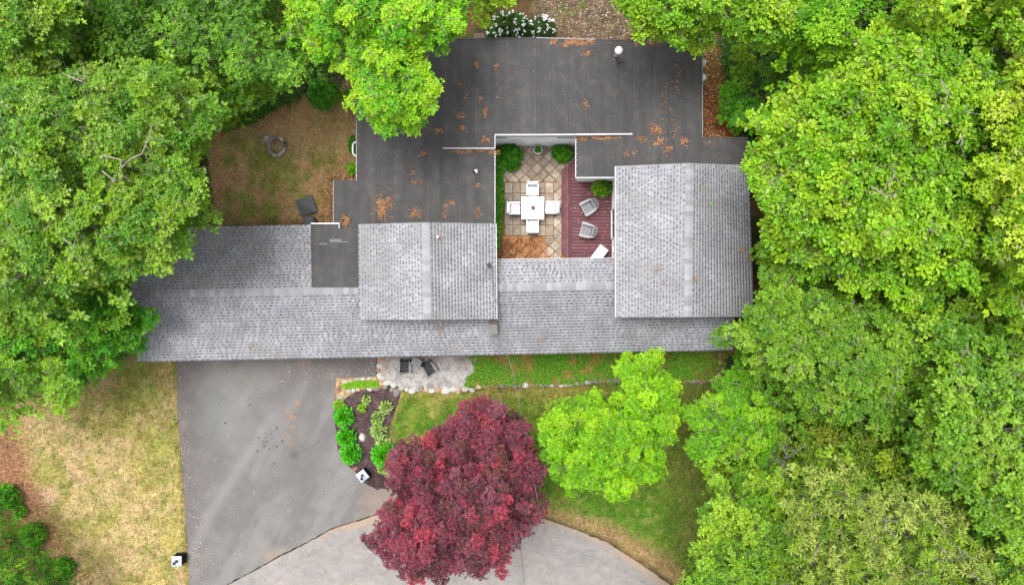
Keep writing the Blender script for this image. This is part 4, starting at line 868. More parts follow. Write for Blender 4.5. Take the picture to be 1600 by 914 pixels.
# boulder and edging stones
o = rock('boulder', 565, 684, 6.2, 7.5, 'stone_w', rz=.3, h=.3); tag(o, 'pale pink boulder among the plants of the mulch bed', 'boulder')
edge = empty('stone_edging', (*P(660, 605)[:2], 0), 0, 'rough edging of white, grey and tan stones round the gravel', 'stone edging')
ez = lambda nm, x, y, rx, ry_, mt, **k: (lambda o: setattr(o, 'location', (o.location.x - edge.location.x, o.location.y - edge.location.y, o.location.z)))(rock(nm, x, y, rx, ry_, mt, edge, **k))
for x, y, rx, ry_, mt in [(592.4, 557, 4.6, 3.4, 'stone_t'), (593, 571, 4, 5, 'stone'), (592.5, 587, 3.6, 4.6, 'stone_w'), (597.5, 591.5, 4, 4, 'stone'), (595, 599, 3.4, 3.2, 'stone_t'), (605, 598, 6, 4, 'stone'), (615, 601.5, 4.4, 5, 'stone_w'), (627, 605.5, 5, 4.2, 'stone'), (619.5, 613.5, 5, 6, 'stone_g'),
                          (612, 609, 4, 3, 'stone_g'), (635, 609, 3.2, 3, 'stone_w'), (644, 611.5, 5, 4, 'stone_w'), (648, 606, 5, 3, 'stone'), (657.5, 607.7, 4.2, 4.6, 'stone_g'), (666, 609, 3, 4, 'stone_t'), (674.6, 611, 4.2, 3.3, 'stone_w'), (673, 603.5, 5, 4, 'stone_g'), (684, 609.5, 4.4, 4.4, 'stone_t'), (697, 611, 6.6, 5, 'stone_w'),
                          (699, 604, 5, 3, 'stone'), (709, 608, 6, 4.6, 'stone'), (716, 610, 3.6, 5, 'stone_t'), (726.5, 608, 5.4, 4.4, 'stone'), (737.6, 610, 4.6, 3.2, 'stone'), (748, 605, 5, 3, 'stone_t'), (758, 604, 6, 3, 'stone_b'), (540, 597, 5, 3, 'stone'), (548, 595.5, 4, 2.6, 'stone_t'), (557, 593, 4, 2.4, 'stone'),
                          (567, 592, 3.4, 2.5, 'stone_w'), (577, 591.5, 4, 2.4, 'stone'), (585, 593, 3.4, 2.4, 'stone_t'), (552, 609.5, 3.2, 3.4, 'stone_w'), (544, 611, 3.6, 3, 'stone'), (535, 616, 5, 3.4, 'stone_t'), (529, 609, 3, 4, 'stone_b'), (531, 621, 4, 3, 'stone'), (559, 608.5, 3.4, 2.6, 'stone_t'), (586.6, 608, 6, 2.6, 'stone_g'),
                          (601, 605, 4.4, 3, 'stone_g'), (577, 608.5, 4, 2.4, 'stone'), (591, 578, 3, 3.4, 'stone_b'), (596, 564, 3, 3, 'stone_t'), (528, 600, 3, 3.4, 'stone_t'), (554, 733, 3.4, 3, 'stone_b'), (538, 605, 3, 2.5, 'stone_t')]: ez('stone', x, y, rx * 1.22, ry_ * 1.2, mt)
wall_ = empty('low_stone_wall', (*P(950, 598)[:2], 0), 0, 'low dry stone edging below the green bank before the front roof', 'stone wall')
def wz(x, y, rx, ry_, mt, **k):
    o = rock('stone', x, y, rx, ry_, mt, wall_, **k); o.location.x -= wall_.location.x; o.location.y -= wall_.location.y
x = 768
big = {795: (6, 2.4, 'stone_g'), 819: (6, 4.4, 'stone_w'), 859: (5, 3.4, 'stone'), 877: (4.4, 3.2, 'stone'), 891: (6, 3, 'stone_g'), 914: (7, 3.4, 'stone'), 929: (7, 3.2, 'stone_g'), 956: (9, 4, 'stone_g')}
while x < 1112:
    hit = [b for b in big if abs(b - x) < 4]
    if hit: b = hit[0]; rx, ryy, mt = big.pop(b)
    else: rx, ryy, mt = random.uniform(3.5, 7), random.uniform(2.4, 3.6), random.choice(['stone_b', 'stone_g', 'stone_t', 'stone_b', 'stone_g'])
    wz(x + rx * .3, 604 - (x - 752) * .017 - 5 * sst(890, 930, np.array(x)) + 2 * sst(1000, 1060, np.array(x)) + random.uniform(-1, 1), rx, ryy, mt, h=.2); x += rx * 1.75
for x, y, rx, ry_, mt in [(1125.5, 551, 3.6, 3, 'stone_b'), (1126, 557, 4.6, 6, 'stone_b'), (1125.5, 566, 3.4, 4, 'stone_t'), (1125, 577, 4.6, 6, 'stone_b'), (1124, 587, 4.2, 5.4, 'stone_t'), (1120, 594, 5, 3, 'stone_b'), (1113, 594, 4, 3, 'stone_t'), (1096, 599, 3, 3.4, 'stone_g'), (1091, 595, 4, 3, 'stone_b')]: wz(x, y, rx, ry_, mt, h=.2)
# old bench against the north wall, fallen branch east of the house
bb = empty('wooden_bench', (*P(757, 58, .5)[:2], 0), R(-1), 'weathered brown slatted bench tucked under the white flowering bush', 'bench')
for k in range(4): box_on(bb, 'seat_slat', 'wood', (0, -.17 + k * .1, .45), (.95, .085, .025))
for sx in (-.4, .4):
    for sy in (-.15, .15): box_on(bb, 'leg', 'wood', (sx, sy, .22), (.05, .05, .44))
fb = MB().tube([P(1107, 197, .04), P(1114, 194.5, .07), (*P(1122, 194, .07)[:2], .07), P(1130, 196, .04)], [.03, .035, .03, .015], 6).build('fallen_branch', M['bark_dark']); tag(fb, 'dark fallen branch on the rusty leaves east of the house', 'branch')
for k, (x, y) in enumerate([(1256, 44), (1262, 52)]):
    o = rock('boulder', x, y, 5, 6, 'stone_b', h=.4); tag(o, ['brown boulder under the trees at the upper right', 'smaller brown boulder under the trees at the upper right'][k], 'boulder')
# overhead wires: from the service mast over the front roof to a pole beyond the road
def cable(name, pts, r_, mt, label):
    pp = [P(*p) for p in pts]; out = []
    for i in range(len(pp) - 1):
        a, b = Vector(pp[i]), Vector(pp[i + 1]); n = 4
        for k in range(n): out.append(a.lerp(b, k / n))
    out.append(Vector(pp[-1])); tag(MB().tube(out, [r_] * len(out), 5).build(name, M[mt]), label, 'cable')
cable('overhead_wire', [(766, 409, 4.5), (781, 500, 4.35), (792, 550, 4.4), (801, 582, 4.5), (816, 655, 4.8), (829, 720, 5.1), (846, 815, 5.6), (862, 920, 6.2), (885, 1060, 7)], .009, 'cable', 'pale overhead wire running from the middle roof down across the road')
cable('overhead_wire', [(767, 409, 4.48), (779, 530, 4.0), (792, 700, 4.3), (806, 800, 4.6), (814, 860, 4.9), (821, 920, 5.2), (840, 1060, 6)], .008, 'cable_d', 'thin dark overhead wire beside the red tree, left of the pale one')
# ------------------------------------------------------------------ foliage
def tmpl(outer, fold):
    """outer: list of (x,y) going round from the base; fan from a midrib point"""
    V = [(0.42, 0, -fold * .4)] + [(x, y, abs(y) * fold - .12 * x * x) for x, y in outer]; n = len(outer)
    return np.array(V, float), np.array([(0, i + 1, (i + 1) % n + 1) for i in range(n)])
T_OVAL = tmpl([(0, 0), (.3, -.22), (.7, -.2), (1, 0), (.7, .2), (.3, .22)], .5)
T_OBOV = tmpl([(0, 0), (.35, -.16), (.75, -.27), (1, 0), (.75, .27), (.35, .16)], .5)
T_OAK = tmpl([(0, 0), (.22, -.20), (.36, -.05), (.62, -.34), (.68, -.09), (1, 0), (.68, .09), (.62, .34), (.36, .05), (.22, .20)], .3)
T_MAPLE = tmpl([(0, 0), (.05, -.42), (.34, -.12), (.62, -.46), (.62, -.13), (1, 0), (.62, .13), (.62, .46), (.34, .12), (.05, .42)], .3)
T_ROUND = tmpl([(0, 0), (.25, -.4), (.75, -.4), (1, 0), (.75, .4), (.25, .4)], .3)
T_BLADE = tmpl([(0, 0), (.35, -.13), (1, 0), (.35, .13)], .5)
T_Q = (np.array([(0, 0, 0), (.45, -.30, .10), (1, 0, -.06), (.45, .30, .10)], float), np.array([(0, 1, 2), (0, 2, 3)]))
def unit(v): return v / np.maximum(np.linalg.norm(v, axis=1), 1e-9)[:, None]
def leaves(name, base, d, nrm, size, cols, T, parent=None, mt='leaf'):
    tv, tf = T; n = len(base); d = unit(d); s = unit(np.cross(nrm, d)); u = np.cross(d, s)
    L = size[:, None, None]; V = base[:, None] + L * (tv[None, :, 0:1] * d[:, None] + tv[None, :, 1:2] * s[:, None] + tv[None, :, 2:3] * u[:, None])
    k = len(tv); Fc = (tf[None] + (np.arange(n) * k)[:, None, None]).reshape(-1, 3)
    if name is None: return V.reshape(-1, 3), Fc, np.repeat(cols, k, 0)
    return npmesh(name, V.reshape(-1, 3), Fc, M[mt], parent, np.repeat(cols, k, 0))
def rosettes(cen, axis, k, size, T, name, parent, cfun, tilt=(.0, .5), jit=.35, stem=.12):
    """k leaves round every twig tip"""
    n = len(cen); cen = np.repeat(cen, k, 0); ax = unit(np.repeat(axis, k, 0) + rng.normal(0, .18, (n * k, 3)))
    ph = np.tile(np.arange(k) * 2 * np.pi / k, n) + np.repeat(rng.uniform(0, 6.28, n), k) + rng.normal(0, jit, n * k)
    a = unit(np.cross(ax, np.array([[.31, .83, .11]]))); b = np.cross(ax, a); rad = a * np.cos(ph)[:, None] + b * np.sin(ph)[:, None]
    t = rng.uniform(tilt[0], tilt[1], n * k)[:, None]; d = unit(rad * np.cos(t) + ax * np.sin(t)); sz = size * rng.uniform(.65, 1.2, n * k)
    return leaves(name, cen + rad * (stem * size), d, unit(ax * np.cos(t) - rad * np.sin(t) + rng.normal(0, .15, (n * k, 3))), sz, cfun(n, k, cen), T, parent)
def sphere_dirs(n, zmin=-.3):
    z = rng.uniform(zmin, 1, n); a = rng.uniform(0, 2 * np.pi, n); r = np.sqrt(1 - z * z); return np.stack([r * np.cos(a), r * np.sin(a), z], 1)
def area(poly): return abs(sum(poly[i][0] * poly[(i + 1) % len(poly)][1] - poly[(i + 1) % len(poly)][0] * poly[i][1] for i in range(len(poly)))) / 2
def samp(poly, sp, inset):
    xs = [p[0] for p in poly]; ys = [p[1] for p in poly]; e = max(0, -inset)
    X, Y = np.meshgrid(np.arange(min(xs) - e, max(xs) + e, sp), np.arange(min(ys) - e, max(ys) + e, sp * .87)); X = X + (np.arange(X.shape[0]) % 2)[:, None] * sp / 2
    X = X.ravel() + rng.uniform(-.33, .33, X.size) * sp; Y = Y.ravel() + rng.uniform(-.33, .33, Y.size) * sp
    d = sdist(poly, X, Y); k = d + (fbm(X, Y, sp * 1.6, 95, 2) - .5) * sp * 1.15 * (inset > 3) > inset; return X[k], Y[k], d[k]

LEAFCOUNT = [0]
KEEP = [[(205, 350), (560, 348), (520, 282), (557, 110), (740, 62), (1098, 68), (1098, 216), (1168, 216), (1178, 495), (1145, 548), (215, 565)], [(60, 660), (215, 560), (1180, 560), (1060, 640), (1060, 720), (1110, 790), (1050, 914), (120, 914), (40, 760)], [(330, 350), (345, 210), (400, 180), (480, 140), (545, 150), (560, 350)], [(830, -60), (965, -60), (985, 70), (830, 70)], [(1098, 80), (1125, 90), (1125, 215), (1098, 215)]]
def tree(name, label, cat, poly, ztop, zedge, sp, leafL, T, cols, dens=5.0, k=6, layers=3, group=None, bark='bark', rough=.7, gap=.01, clr=.9, branches=True, tw=.012, w=None, bump=1.0, tilt=(.0, .5), litcol=None, dome=1.0, fill=0):
    """crown outline in photograph pixels at its own height; clumps of leafy twig tips on a domed crown over trunk and limbs"""
    zedge = ztop - .6 * (ztop - zedge)
    X0, Y0, D0 = samp(poly, sp, sp * .34); dmax = max(D0.max(), 1)
    cen = []; rad = []; lay = []
    for L in range(layers):
        X, Y, D = (X0, Y0, D0) if L == 0 else samp(poly, sp * 1.15, sp * (.55 + .3 * L))
        if L > 0 and fill:
            X, Y, D = samp(poly, sp * 1.1, -fill)
        if L > 0:
            k_ = np.ones(len(X), bool)
            for kp in KEEP: k_ &= sdist(kp, X, Y) < -sp * .75
            k_ |= D > sp * (.55 + .3 * L)
            X, Y, D = X[k_], Y[k_], D[k_]
        if len(X) == 0: continue
        if L == 0:
            keep = fbm(X, Y, sp * 2.2, 91, 2) > (.5 - .5 * (1 - gap * 4)) * .8; keep |= D < sp; X, Y, D = X[keep], Y[keep], D[keep]
        z = zedge + (ztop - zedge) * np.clip(D / dmax, 0, 1) ** (.6 * dome) + (fbm(X, Y, sp * 3, 92, 2) - .5) * 1.9 * bump + rng.normal(0, .3, len(X)) * bump - L * (1.0 + .1 * (ztop - zedge))
        z = np.maximum(z, .8); kk = (H - z) / F
        cen.append(np.stack([(X - 800) * kk, (457 - Y) * kk, z], 1)); rad.append(sp * clr * kk * rng.uniform(.65, 1.15, len(X)) * (1 if L == 0 else 1.1)); lay.append(np.full(len(X), L))
    cen = np.concatenate(cen); rad = np.concatenate(rad); lay = np.concatenate(lay)
    # twig tips over each clump
    nt = np.maximum(4, (dens * .74 * rad ** 2 * 3.2 / (k * leafL ** 2 * .42) * np.where(lay == 0, 1, .30)).astype(int))
    ci = np.repeat(np.arange(len(cen)), nt); d = sphere_dirs(len(ci), 0.0); rr = rad[ci] * rng.uniform(.45, 1.05, len(ci)) * (.85 + .3 * rng.random(len(ci)))
    # lumpy clump outline
    sq = np.stack([np.ones(len(cen)), np.ones(len(cen)), rng.uniform(.5, .8, len(cen))], 1)
    pt = cen[ci] + d * rr[:, None] * sq[ci]; ax = unit(d * .7 + np.array([0, 0, 1.0]) + rng.normal(0, .25, d.shape))
    cols = np.array(cols); cw = rng.random(len(cen)); ccol = cols[rng.choice(len(cols), len(cen), p=w)] * rng.uniform(.88, 1.12, (len(cen), 1))
    def cf(n, kk_, c):
        own = cols[rng.choice(len(cols), n, p=w)]; m = rng.random((n, 1)) * .7; base = ccol[ci] * (1 - m) + own * m
        base = np.repeat(base, kk_, 0) * rng.uniform(.78, 1.22, (n * kk_, 1)); j = rng.random(n * kk_) < .05
        if litcol is not None: base[j] = np.array(litcol)
        return np.clip(base, 0, .8)
    bx, by = cen[lay == 0][:, 0].mean(), cen[lay == 0][:, 1].mean(); root = empty(name, (0, 0, 0), 0, label, cat, group)
    bx *= 1.12; by *= 1.12; root.location = (bx, by, 0)
    pt = pt - np.array([bx, by, 0]); cen_l = cen - np.array([bx, by, 0])
    colr = cf(len(pt), k, None); top_ = np.repeat(lay[ci] == 0, k); parts_ = []
    for m_, T_, lay_top in ((lay[ci] == 0, T, True), (lay[ci] > 0, T_Q, False)):
        if m_.any():
            cc_ = colr[np.repeat(m_, k)]; parts_.append(rosettes(pt[m_], ax[m_], k, leafL * (1 if lay_top else 1.12), T_, None, None, lambda a_, b_, c_: cc_, tilt=tilt))
    off = 0; Vs, Fs, Cs = [], [], []
    for v_, f_, c_ in parts_: Vs.append(v_); Fs.append(f_ + off); Cs.append(c_); off += len(v_)
    npmesh('crown', np.concatenate(Vs), np.concatenate(Fs), M['leaf'], root, np.concatenate(Cs))
    # trunk and limbs
    r0 = .07 + .010 * ztop; zt_ = zedge * .55; mb = MB(); r = random.Random(len(pt))
    mb.tube([(0, 0, -.1), (r.uniform(-.1, .1), r.uniform(-.1, .1), zt_ * .5), (r.uniform(-.2, .2), r.uniform(-.2, .2), zt_), (0, 0, min(ztop, zt_ + 1.5))], [r0 * 1.3, r0, r0 * .85, r0 * .6], 9)
    mb.build('trunk', M[bark], root, True)
    if branches:
        tops = cen_l[lay == 0]; nl = max(4, min(14, len(tops) // 6)); nodes = [tops[0]]
        for _ in range(nl - 1):
            dd = np.min([np.linalg.norm(tops - q, axis=1) for q in nodes], axis=0); nodes.append(tops[np.argmax(dd)])
        nodes = np.array(nodes) * .72; nodes[:, 2] = tops[:, 2].mean() * .78; lb = MB()
        f0 = Vector((0, 0, zt_))
        for q in nodes:
            q = Vector(q); m = f0.lerp(q, .5) + Vector((r.uniform(-.3, .3), r.uniform(-.3, .3), .4)); lb.tube([f0, m, q], [r0 * .42, r0 * .26, r0 * .15], 6)
        for t in tops:
            j = np.argmin(np.linalg.norm(nodes - t, axis=1)); a = Vector(nodes[j]); b = Vector(t) + Vector((0, 0, r.choice([.2, .2, .35, .6]))); m = a.lerp(b, .5) + Vector((r.uniform(-.3, .3), r.uniform(-.3, .3), r.uniform(-.1, .3)))
            lb.tube([a, m, b], [tw * 1.9, tw * 1.4, tw * .8], 4, False)
            for _ in range(3):
                e = b + Vector((r.uniform(-1, 1), r.uniform(-1, 1), r.uniform(-.1, .5))) * sp * clr * (H - b.z) / F * .9; lb.tube([m.lerp(b, r.uniform(.3, 1)), e], [tw, tw * .5], 3, False)
        lb.build('limbs', M[bark], root)
    return root
def bare_twigs(px, py, z, n, ln, label):
    k = (H - z) / F; r = random.Random(int(px)); mb = MB(); c = Vector(P(px, py, z)); base = Vector((c.x, c.y, 0)); mb.tube([base, c - Vector((0, 0, 1.0))], [.06, .04], 6)
    for i in range(n):
        a = r.uniform(0, 6.28); l = ln * r.uniform(.5, 1); e = c + Vector((math.cos(a) * l, math.sin(a) * l, r.uniform(-.5, .4))); m = (c - Vector((0, 0, 1))).lerp(e, .5) + Vector((r.uniform(-.1, .1), r.uniform(-.1, .1), .15))
        mb.tube([c - Vector((0, 0, 1)), m, e], [.03, .018, .008], 4, False)
        for _ in range(3):
            s_ = m.lerp(e, r.uniform(.2, .9)); b = a + r.choice([-1, 1]) * r.uniform(.4, .9); mb.tube([s_, s_ + Vector((math.cos(b), math.sin(b), r.uniform(-.2, .3))) * l * .35], [.010, .005], 3, False)
    o = mb.build('dead_tree', M['bark']); tag(o, label, 'dead tree')

G = lambda *a: [C(*c) * ((1.26, 1.24, .50) if c[1] > c[0] and c[1] > c[2] else (1, 1, 1)) for c in a]
GP = lambda *a: [C(*c) * (1.12, 1.08, .95) for c in a]
OAK_L = G((138, 190, 84), (112, 172, 62), (166, 206, 104), (92, 156, 56), (150, 198, 60))
BRIGHT = G((134, 208, 26), (160, 222, 32), (112, 194, 22), (182, 230, 50), (92, 174, 22))
FINE_G = G((110, 170, 54), (92, 150, 46), (134, 190, 70), (76, 132, 40))
YEL_G = G((160, 208, 50), (182, 220, 64), (132, 188, 36), (200, 226, 96), (112, 168, 34))
TALL_L = G((150, 205, 50), (128, 190, 42), (176, 220, 62), (104, 168, 36))
BLUE_G = G((112, 166, 62), (134, 184, 72), (90, 146, 50), (152, 196, 84), (126, 174, 40))
LIME = G((160, 222, 24), (138, 208, 18), (180, 232, 36), (118, 188, 20))
LIME2 = G((140, 206, 40), (118, 190, 34), (162, 218, 56), (100, 172, 32))
PALE = GP((160, 204, 56), (190, 220, 96), (130, 184, 40), (104, 160, 40), (206, 226, 120))
OLIVE = G((120, 160, 36), (150, 180, 50), (96, 136, 32), (134, 150, 44))
SAP = G((84, 176, 40), (66, 156, 36), (104, 190, 50), (120, 200, 56))
REDS = G((172, 76, 98), (140, 68, 90), (212, 78, 102), (96, 54, 66), (234, 90, 110), (124, 86, 74), (164, 98, 120))

if not globals().get('NOTREES'):
    tree('oak_tree', 'tallest pale green oak with jagged leaves over the left end of the garage roof', 'tree', [(-60, 78), (20, 84), (70, 76), (110, 84), (150, 98), (200, 92), (258, 98), (305, 140), (328, 205), (318, 250), (350, 290), (348, 325), (330, 345), (338, 365), (318, 382), (300, 400), (308, 425), (290, 428), (270, 412), (235, 432), (200, 428), (160, 445), (120, 470), (60, 490), (-60, 500)], 9.5, 6.2, 28, 0.21, T_OAK, OAK_L, dens=4.5, litcol=C(196, 222, 130), fill=26)
    tree('oak_tree', 'pale green oak crown at the top left corner', 'tree', [(-60, -60), (140, -60), (138, 0), (118, 25), (135, 60), (95, 98), (40, 104), (-60, 108)], 9, 7, 34, 0.25, T_OAK, OAK_L, dens=4.5, litcol=C(190, 220, 120), fill=26)
    tree('oak_tree', 'lower pale green limbed crown at the left edge above the dry lawn', 'tree', [(-60, 575), (30, 560), (80, 555), (122, 580), (128, 620), (115, 650), (80, 656), (30, 640), (-60, 640)], 6, 4.8, 28, 0.18, T_OAK, OAK_L, dens=3.6, layers=2, fill=26)
    tree('maple_sapling', 'mid green saplings filling the gap left of the garage, one spray reaching over its roof', 'tree', [(-60, 470), (60, 470), (110, 455), (160, 440), (204, 432), (207, 470), (220, 488), (240, 496), (236, 512), (218, 516), (215, 535), (195, 550), (180, 580), (150, 590), (120, 592), (60, 585), (-60, 590)], 5.0, 3.4, 18, .14, T_Q, SAP + G((150, 196, 70)), dens=4.2, layers=3, bark='bark_dark', fill=26)
    tree('beech_tree', 'dark fine-leaved green tree along the top, left of the bright maple', 'tree', [(112, -60), (450, -60), (440, 20), (440, 60), (478, 100), (480, 125), (450, 140), (420, 132), (400, 146), (370, 125), (330, 110), (300, 96), (250, 105), (205, 96), (160, 108), (120, 90), (105, 30)], 7.5, 5.5, 30, 0.1, T_Q, FINE_G, dens=3.0, k=6, fill=26)
    tree('shrub_tree', 'yellow-green small tree in the shade between oak and back yard', 'tree', [(300, 95), (350, 100), (385, 130), (395, 160), (375, 178), (350, 190), (345, 205), (325, 200), (300, 150), (285, 110)], 4.2, 3.0, 22, .10, T_Q, G((140, 180, 22), (160, 190, 30), (110, 158, 26)), dens=3.8, layers=2, bark='bark_dark', fill=26)
    tree('maple_tree', 'brightest yellow-green maple reaching over the black roof at the top', 'tree', [(432, -60), (724, -60), (722, -10), (734, 22), (736, 48), (715, 68), (690, 78), (672, 88), (690, 104), (694, 124), (712, 150), (700, 160), (686, 160), (690, 180), (668, 180), (672, 200), (655, 205), (672, 214), (660, 222), (648, 212), (640, 228), (628, 224), (620, 205), (606, 228), (594, 224), (596, 205), (584, 226), (570, 222), (572, 200), (556, 186), (542, 170), (544, 130), (520, 105), (500, 112), (484, 92), (468, 96), (452, 75), (440, 40)], 8.5, 5.5, 21, 0.125, T_Q, BRIGHT, dens=4.6, k=6, litcol=C(214, 228, 90))
    tree('ash_tree', 'small yellow-green crown above the white flowering bush', 'tree', [(722, -50), (815, -50), (822, -8), (806, 8), (790, 6), (770, 24), (756, 28), (744, 18), (728, 8)], 5.5, 4.5, 20, .12, T_OVAL, YEL_G, dens=3.5, layers=2)
    tree('maple_tree', 'bright large-leaved green maple overhanging the north-east roof corner', 'tree', [(962, -60), (1245, -60), (1250, 30), (1240, 60), (1215, 72), (1180, 62), (1150, 72), (1125, 66), (1098, 82), (1085, 66), (1060, 72), (1046, 62), (1020, 58), (1003, 66), (994, 50), (978, 46), (962, 22)], 7.5, 5, 21, 0.165, T_OBOV, TALL_L, dens=4.2, k=7, litcol=C(196, 228, 80))
    tree('oak_tree', 'mid green oak at the top edge right of the north-east maple', 'tree', [(1238, -60), (1420, -60), (1425, 10), (1400, 28), (1355, 40), (1330, 65), (1300, 85), (1290, 110), (1262, 108), (1240, 90), (1232, 60), (1246, 30)], 7.5, 5.5, 30, 0.15, T_OBOV, LIME2, dens=4.2, k=7, fill=26)
    tree('hickory_tree', 'yellowish pale crown at the very top right edge', 'tree', [(1405, -60), (1480, -60), (1500, 4), (1470, 14), (1445, 28), (1420, 12)], 9.5, 8.5, 28, 0.22, T_OAK, YEL_G, dens=4, fill=26)
    tree('oak_tree', 'dark green crown behind the big oak at the upper right', 'tree', [(1420, 5), (1500, -60), (1570, -60), (1590, 60), (1580, 130), (1560, 150), (1520, 90), (1460, 60), (1400, 40)], 7, 5.5, 30, 0.16, T_OBOV, LIME2, dens=4, k=6, fill=26)
    tree('hickory_tree', 'yellow-green crown in the top right corner', 'tree', [(1560, -60), (1680, -60), (1680, 120), (1600, 118), (1568, 80), (1548, 50), (1550, 10)], 9.5, 8, 32, 0.23, T_OAK, YEL_G, dens=4, litcol=C(214, 228, 120), fill=26)
    tree('oak_tree', 'largest bright green oak spreading over the east end of the house', 'tree', [(1342, 48), (1370, 28), (1400, 32), (1430, 50), (1480, 55), (1530, 75), (1565, 110), (1575, 150), (1550, 190), (1570, 250), (1560, 300), (1580, 350), (1570, 410), (1600, 450), (1560, 500), (1500, 480), (1440, 500), (1390, 470), (1330, 470), (1290, 440), (1250, 440), (1232, 412), (1205, 398), (1180, 405), (1165, 372), (1172, 345), (1148, 318), (1160, 285), (1148, 265), (1170, 245), (1172, 215), (1200, 205), (1215, 182), (1255, 165), (1270, 130), (1305, 110), (1320, 75)], 10, 6, 28, 0.19, T_OBOV, TALL_L, dens=4.8, k=7, litcol=C(204, 230, 110), fill=26)
    tree('hickory_tree', 'yellowish tall crown along the right edge of the photo', 'tree', [(1600, 100), (1680, 80), (1680, 530), (1620, 530), (1555, 490), (1560, 430), (1538, 390), (1556, 330), (1530, 290), (1546, 230), (1540, 185), (1556, 140)], 10.5, 8.8, 34, 0.25, T_OAK, YEL_G, dens=4.5, litcol=C(214, 228, 120), fill=26)
    tree('oak_tree', 'bluish green dense oak south-east of the house', 'tree', [(1182, 400), (1230, 415), (1290, 440), (1340, 472), (1400, 475), (1440, 500), (1470, 560), (1440, 620), (1400, 680), (1340, 660), (1290, 670), (1248, 640), (1238, 600), (1200, 585), (1165, 575), (1150, 550), (1132, 538), (1136, 508), (1160, 492), (1168, 478), (1158, 465), (1185, 445), (1176, 420)], 8, 5.8, 23, 0.12, T_Q, BLUE_G, dens=4.4, k=7, fill=26)
    tree('oak_tree', 'tall bluish oak at the lower right edge', 'tree', [(1425, 500), (1490, 470), (1560, 505), (1620, 525), (1680, 525), (1680, 900), (1600, 880), (1540, 840), (1500, 780), (1440, 740), (1400, 690), (1430, 630), (1460, 570)], 9.5, 7, 28, 0.16, T_Q, BLUE_G, dens=4.5, k=7, fill=26)
    tree('oak_tree', 'olive toned crown between the bluish oaks and the pale one', 'tree', [(1290, 670), (1400, 685), (1440, 740), (1400, 770), (1330, 760), (1270, 750), (1250, 700)], 7, 6, 28, 0.14, T_OBOV, OLIVE, dens=4, k=6, fill=26)
    tree('linden_tree', 'small rounded lime-green tree left of the dark gap', 'tree', [(1092, 628), (1110, 605), (1130, 585), (1140, 562), (1165, 572), (1185, 600), (1215, 612), (1235, 645), (1232, 690), (1218, 725), (1198, 742), (1165, 735), (1140, 715), (1112, 738), (1095, 732), (1078, 712), (1086, 690), (1068, 672), (1072, 645)], 5.2, 3.6, 19, .085, T_Q, LIME2, dens=4.2, k=6)
    tree('locust_tree', 'loose dark green crown below the round lime-green tree', 'tree', [(1112, 745), (1165, 740), (1200, 745), (1240, 770), (1252, 830), (1240, 900), (1215, 980), (1050, 980), (1058, 920), (1052, 900), (1080, 880), (1078, 840), (1098, 825), (1085, 795), (1112, 780)], 7.5, 5.5, 22, .11, T_Q, G((120, 176, 50), (146, 196, 66), (96, 152, 44), (170, 210, 80)), dens=3.6, k=6, bark='bark_dark', fill=26)
    tree('hickory_tree', 'palest yellow-green feathery crown at the bottom right', 'tree', [(1222, 760), (1270, 735), (1330, 750), (1400, 765), (1450, 745), (1500, 790), (1530, 850), (1570, 880), (1560, 980), (1180, 980), (1190, 900), (1215, 860), (1225, 810)], 9, 6.8, 26, 0.18, T_BLADE, PALE, dens=4.2, k=9, tilt=(-.1, .9), fill=26)
    tree('oak_tree', 'bluish green crown in the bottom right corner', 'tree', [(1530, 860), (1600, 870), (1680, 880), (1680, 980), (1550, 980)], 8, 6.5, 30, 0.18, T_OAK, BLUE_G, dens=4, k=6, fill=26)
    tree('honey_locust', 'brightest lime-green tree on the front lawn beside the red one', 'tree', [(962, 572), (985, 548), (1010, 560), (1035, 552), (1022, 580), (1052, 598), (1056, 618), (1070, 632), (1064, 660), (1068, 680), (1040, 692), (1040, 720), (1020, 752), (990, 758), (972, 786), (950, 772), (930, 766), (915, 768), (896, 774), (878, 762), (856, 748), (848, 720), (835, 690), (832, 660), (858, 648), (878, 616), (900, 622), (922, 606), (944, 622), (962, 606), (956, 588)], 6.2, 3.8, 17, 0.085, T_Q, LIME + G((104, 166, 14)), dens=5.2, k=6, bump=1.1, tw=.005)
    tree('shrub_tree', 'sparse pale twiggy crown at the left shoulder of the lime-green tree', 'tree', [(872, 606), (892, 618), (902, 640), (890, 660), (860, 680), (838, 690), (834, 660), (850, 630)], 3.6, 2.8, 18, .07, T_Q, G((156, 190, 66), (176, 206, 84), (130, 164, 54)), dens=2.2, k=5, layers=1)
    tree('smoke_tree', 'large dark red leaved tree standing over the road edge', 'tree', [(728, 622), (750, 618), (772, 630), (800, 640), (826, 660), (840, 690), (850, 730), (852, 770), (856, 800), (842, 824), (824, 840), (806, 862), (804, 890), (782, 906), (762, 896), (746, 910), (728, 898), (706, 900), (690, 912), (668, 902), (648, 908), (628, 892), (606, 886), (592, 872), (576, 862), (568, 842), (574, 824), (590, 812), (592, 794), (606, 770), (604, 744), (612, 712), (618, 690), (642, 676), (668, 672), (690, 664), (704, 650), (716, 634)], 6, 3.6, 15, 0.08, T_Q, REDS, dens=4.4, k=6, bark='bark_dark', bump=1.0, tw=.005, litcol=C(236, 80, 110), w=[.2, .24, .09, .2, .06, .09, .12])
    bare_twigs(1240, 730, 6.5, 10, 1.1, 'bare grey twigs in the dark gap among the right-hand trees'); bare_twigs(1262, 105, 5.0, 9, 1.0, 'bare grey twigs in the gap beside the upper right oak')
    print('leaf tris', LEAFCOUNT)

